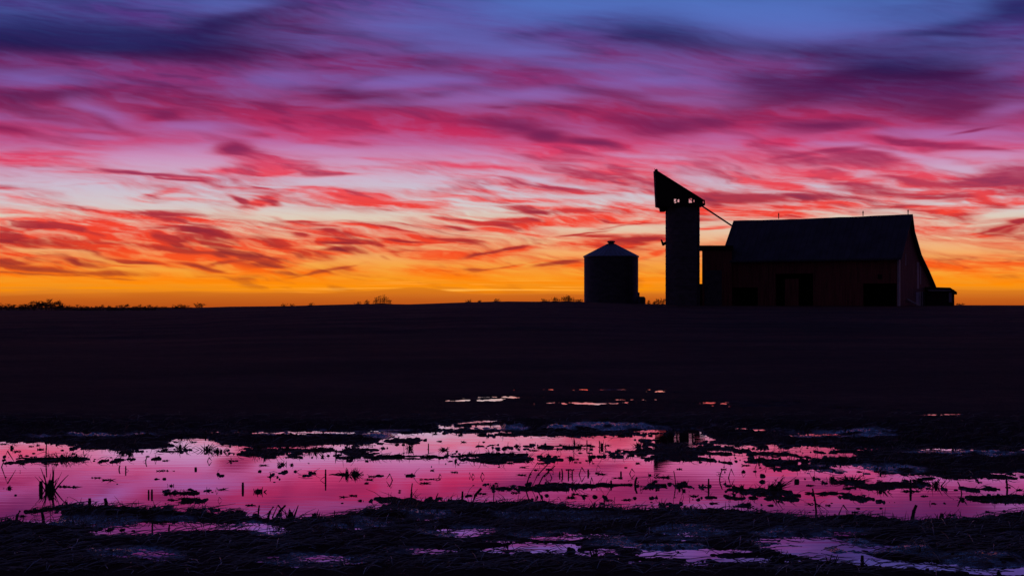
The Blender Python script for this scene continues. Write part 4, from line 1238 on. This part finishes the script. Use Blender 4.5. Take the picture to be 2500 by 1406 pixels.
    t(710, 1266, 42, 16, 12, 'tall upright tuft on the near shore left of centre', .1, .009)
    t(768, 1266, 26, 10, 5, 'pointed pair of blades on the near shore', .3)
    s(817, 1264, 15, 'tiny spike on the near shore', 0, .004, False)
    s(219, 1250, 20, 'chunky stub on the lower left mud bar, left of another', 0, .012, False)
    s(261, 1250, 22, 'chunky stub on the lower left mud bar, right of another', -.2, .013, False)
    s(38, 1268, 22, 'stub leaning right at the lower left shore', .5, .010, False)
    s(107, 1272, 22, 'stub leaning left at the lower left shore', -.2, .011, False)
    f(160, 1262, 14, 2.5, 'long flat leaf trailing from the lower left mud bar')
    s(372, 1300, 32, 'thin post like stem in the small lower left pool', 0, .006, False)
    s(412, 1302, 18, 'short twig in the small lower left pool', .1, .006, True)
    t(1105, 1232, 20, 12, 8, 'small tuft on the near shore at centre')
    s(1128, 1230, 28, 'upright blade on the near shore at centre', .05, .008, False)
    s(1150, 1232, 34, 'broad blade leaning right on the near shore at centre', .75, .011, False)
    s(1062, 1228, 22, 'club headed twig on the near shore at centre', .35, .004, True)
    s(1205, 1222, 22, 'thin stalk carrying a lump near the centre shore', .05, .004, False)
    s(1475, 1240, 20, 'straight spike on the near shore right of centre', 0, .006, False)
    s(1450, 1240, 14, 'short spike on the near shore right of centre', .2, .008, False)
    t(1515, 1240, 12, 16, 6, 'flat tuft on the near shore right of centre', .6)
    t(2300, 1262, 22, 22, 10, 'leaves on the near shore at the far right', .4)
    t(1455, 1370, 26, 20, 14, 'knotted clump in the lower right small pool')
    s(1390, 1362, 22, 'round headed stub in the lower small pool', -.05, .012, True)
    t(1905, 1375, 40, 40, 26, 'slanting straw at the left end of the lower right pool', -.5)
    t(2020, 1388, 34, 26, 14, 'crossing straw over the lower right pool', .3)
    s(2105, 1388, 26, 'dark stub standing in the lower right pool', 0, .010, True)
    # smaller, look-alike pieces
    def inwater(px, py):
        X, Y = waterpoint(px, py); return gz(X, Y) < -.005
    n = 0
    while n < 210:                                        # floating scraps
        px = R_.uniform(-40, 2540); py = R_.uniform(1050, 1262)
        if not inwater(px, py): continue
        if px < 1100 and py > 1130 and R_.random() < .65: continue
        k = pxm(py); c = R_.random()
        if c < .55: mb = log(R_.uniform(5, 20) * k, R_.uniform(.004, .010), R_.randint(0, 2), 5 * k)
        elif c < .8: mb = clod(R_.uniform(1.5, 4) * k, .6)
        else: mb = folded(R_.uniform(4, 11) * k, R_.choice((-1, 1)) * R_.uniform(.5, 1.2), .003)
        o = make('scrap', mb, px, py, 'small dark scrap floating on the puddle among many alike', 'plant scrap', 'small scraps floating on the puddle'); n += 1
        o.rotation_euler.z = R_.uniform(-.6, .6)
    n = 0
    while n < 290:                                        # stubble poking from mud and banks
        px = R_.uniform(-60, 2560); py = R_.uniform(1030, 1400) if R_.random() < .75 else R_.uniform(1060, 1170)
        if px < 1000 and 1130 < py < 1235: continue
        X, Y = waterpoint(px, py); g = gz(X, Y)
        if g < .003: continue
        k = pxm(py); hp = R_.uniform(8, 20)
        mb = tuft(hp * k, hp * R_.uniform(.6, 1.5) * k, R_.randint(4, 9), .004, R_.uniform(-.2, .6), .02)
        make('stubble_tuft', mb, px, py, 'short cut stubble tuft poking out of the mud banks', 'corn stubble', 'short stubble tufts on the mud'); n += 1
    n = 0
    while n < 110:                                        # clods along the shores
        px = R_.uniform(-40, 2540); py = R_.uniform(1050, 1400)
        X, Y = waterpoint(px, py); g = gz(X, Y)
        if g < -.012 or g > .03: continue
        mb = clod(R_.uniform(2, 5.5) * pxm(py), R_.uniform(.4, .7))
        o = make('mud_clod', mb, px, py, 'dark clod of wet mud on the puddle shore', 'mud clod', 'mud clods along the shores'); o.data.materials[0] = M['mudclod']; n += 1
    for px, py, r, lab in ((165, 1242, 14, 'largest rounded clod at the left tip of the lower left mud bar'), (425, 1272, 11, 'round clod beside the small lower left pool'), (1395, 1346, 15, 'round clod on the small lower centre pool'),
                      (1860, 1176, 10, 'egg shaped clod alone in the pink water on the right'), (500, 1242, 9, 'left one of twin clods near the lower left shore'), (514, 1241, 8, 'right one of twin clods near the lower left shore')):
        o = make('mud_clod', clod(r * .62 * pxm(py), .75), px, py, lab, 'mud clod'); o.data.materials[0] = M['mudclod']
    # loose straw lying flat on the mud: past counting
    m = MB()
    for i in range(5200):
        px = R_.uniform(-80, 2580); py = R_.choice((R_.uniform(1235, 1406), R_.uniform(1235, 1406), R_.uniform(1010, 1180)))
        X, Y = waterpoint(px, py); m.v.append((X, Y, 0))
    P = np.array(m.v); z, w_ = ground_z(P[:, 0], P[:, 1]); out = MB()
    for (X, Y, _), zz in zip(m.v, z):
        if zz < .002: continue
        a = R_.gauss(.25, .7); ln = R_.uniform(.03, .13); up = R_.uniform(-.01, .035)
        dx, dy = math.cos(a) * ln, math.sin(a) * ln
        out.tube([(X - dx, Y - dy, zz + .004), (X, Y, zz + .012 + max(up, 0) * .6), (X + dx, Y + dy, zz + .006 + up)], [.0018, .003, .0015], 3, False)
    # cut straw standing up from the islands and banks
    m = []
    for i in range(9000):
        px = R_.uniform(-60, 2560); py = R_.choice((R_.uniform(1035, 1135), R_.uniform(1090, 1265), R_.uniform(1225, 1300)))
        X, Y = waterpoint(px, py); m.append((X, Y))
    P = np.array(m); z, w_ = ground_z(P[:, 0], P[:, 1])
    for (X, Y), zz in zip(m, z):
        if zz < -.004 or zz > .045: continue
        h = R_.uniform(.008, .045) * (1 if R_.random() < .8 else 1.8); lx = R_.gauss(.35, .8) * h; ly = R_.uniform(-.4, .4) * h
        zz = max(zz, 0); out.tube([(X, Y, zz - .01), (X + lx * .5, Y + ly * .5, zz + h * .6), (X + lx, Y + ly, zz + h)], [.0028, .0022, .001], 3, False)
    o = out.build('straw_litter', M['litter']); tag(o, 'loose wet straw and cut stems scattered over the mud round the puddle', 'straw', kind='stuff')
M['mudclod'] = surf('wet mud clod', (.03, .022, .02), .35, .4, 14, (1, 1, 1), .6, 0, .4)
M['litter'] = surf('wet loose straw', (.17, .14, .12), .4, .5, 20, (1, 1, 1), .2, 0, .5)
W = bpy.data.worlds.new('World'); bpy.context.scene.world = W; W.use_nodes = True
bg = W.node_tree.nodes.get('Background') or W.node_tree.nodes.new('ShaderNodeBackground')
bg.inputs[0].default_value = (.02, .03, .09, 1); bg.inputs[1].default_value = .3
sky_dome()
build_ground()
barn(); lean_to(); link_shed(); silo(); grain_bin(); weeds(); trees(); stubble()
cam = bpy.data.cameras.new('camera'); co = bpy.data.objects.new('camera', cam); C.objects.link(co)
co.location = (0, 0, EYE); co.rotation_euler = (math.radians(90), 0, 0)
cam.sensor_width = 36; cam.lens = 36 * F / 2500; cam.shift_y = 42 / 2500; cam.clip_start = .1; cam.clip_end = 20000
sc = bpy.context.scene; sc.camera = co
sc.view_settings.view_transform = 'Standard'; sc.view_settings.look = 'None'; sc.view_settings.exposure = 0; sc.view_settings.gamma = 1
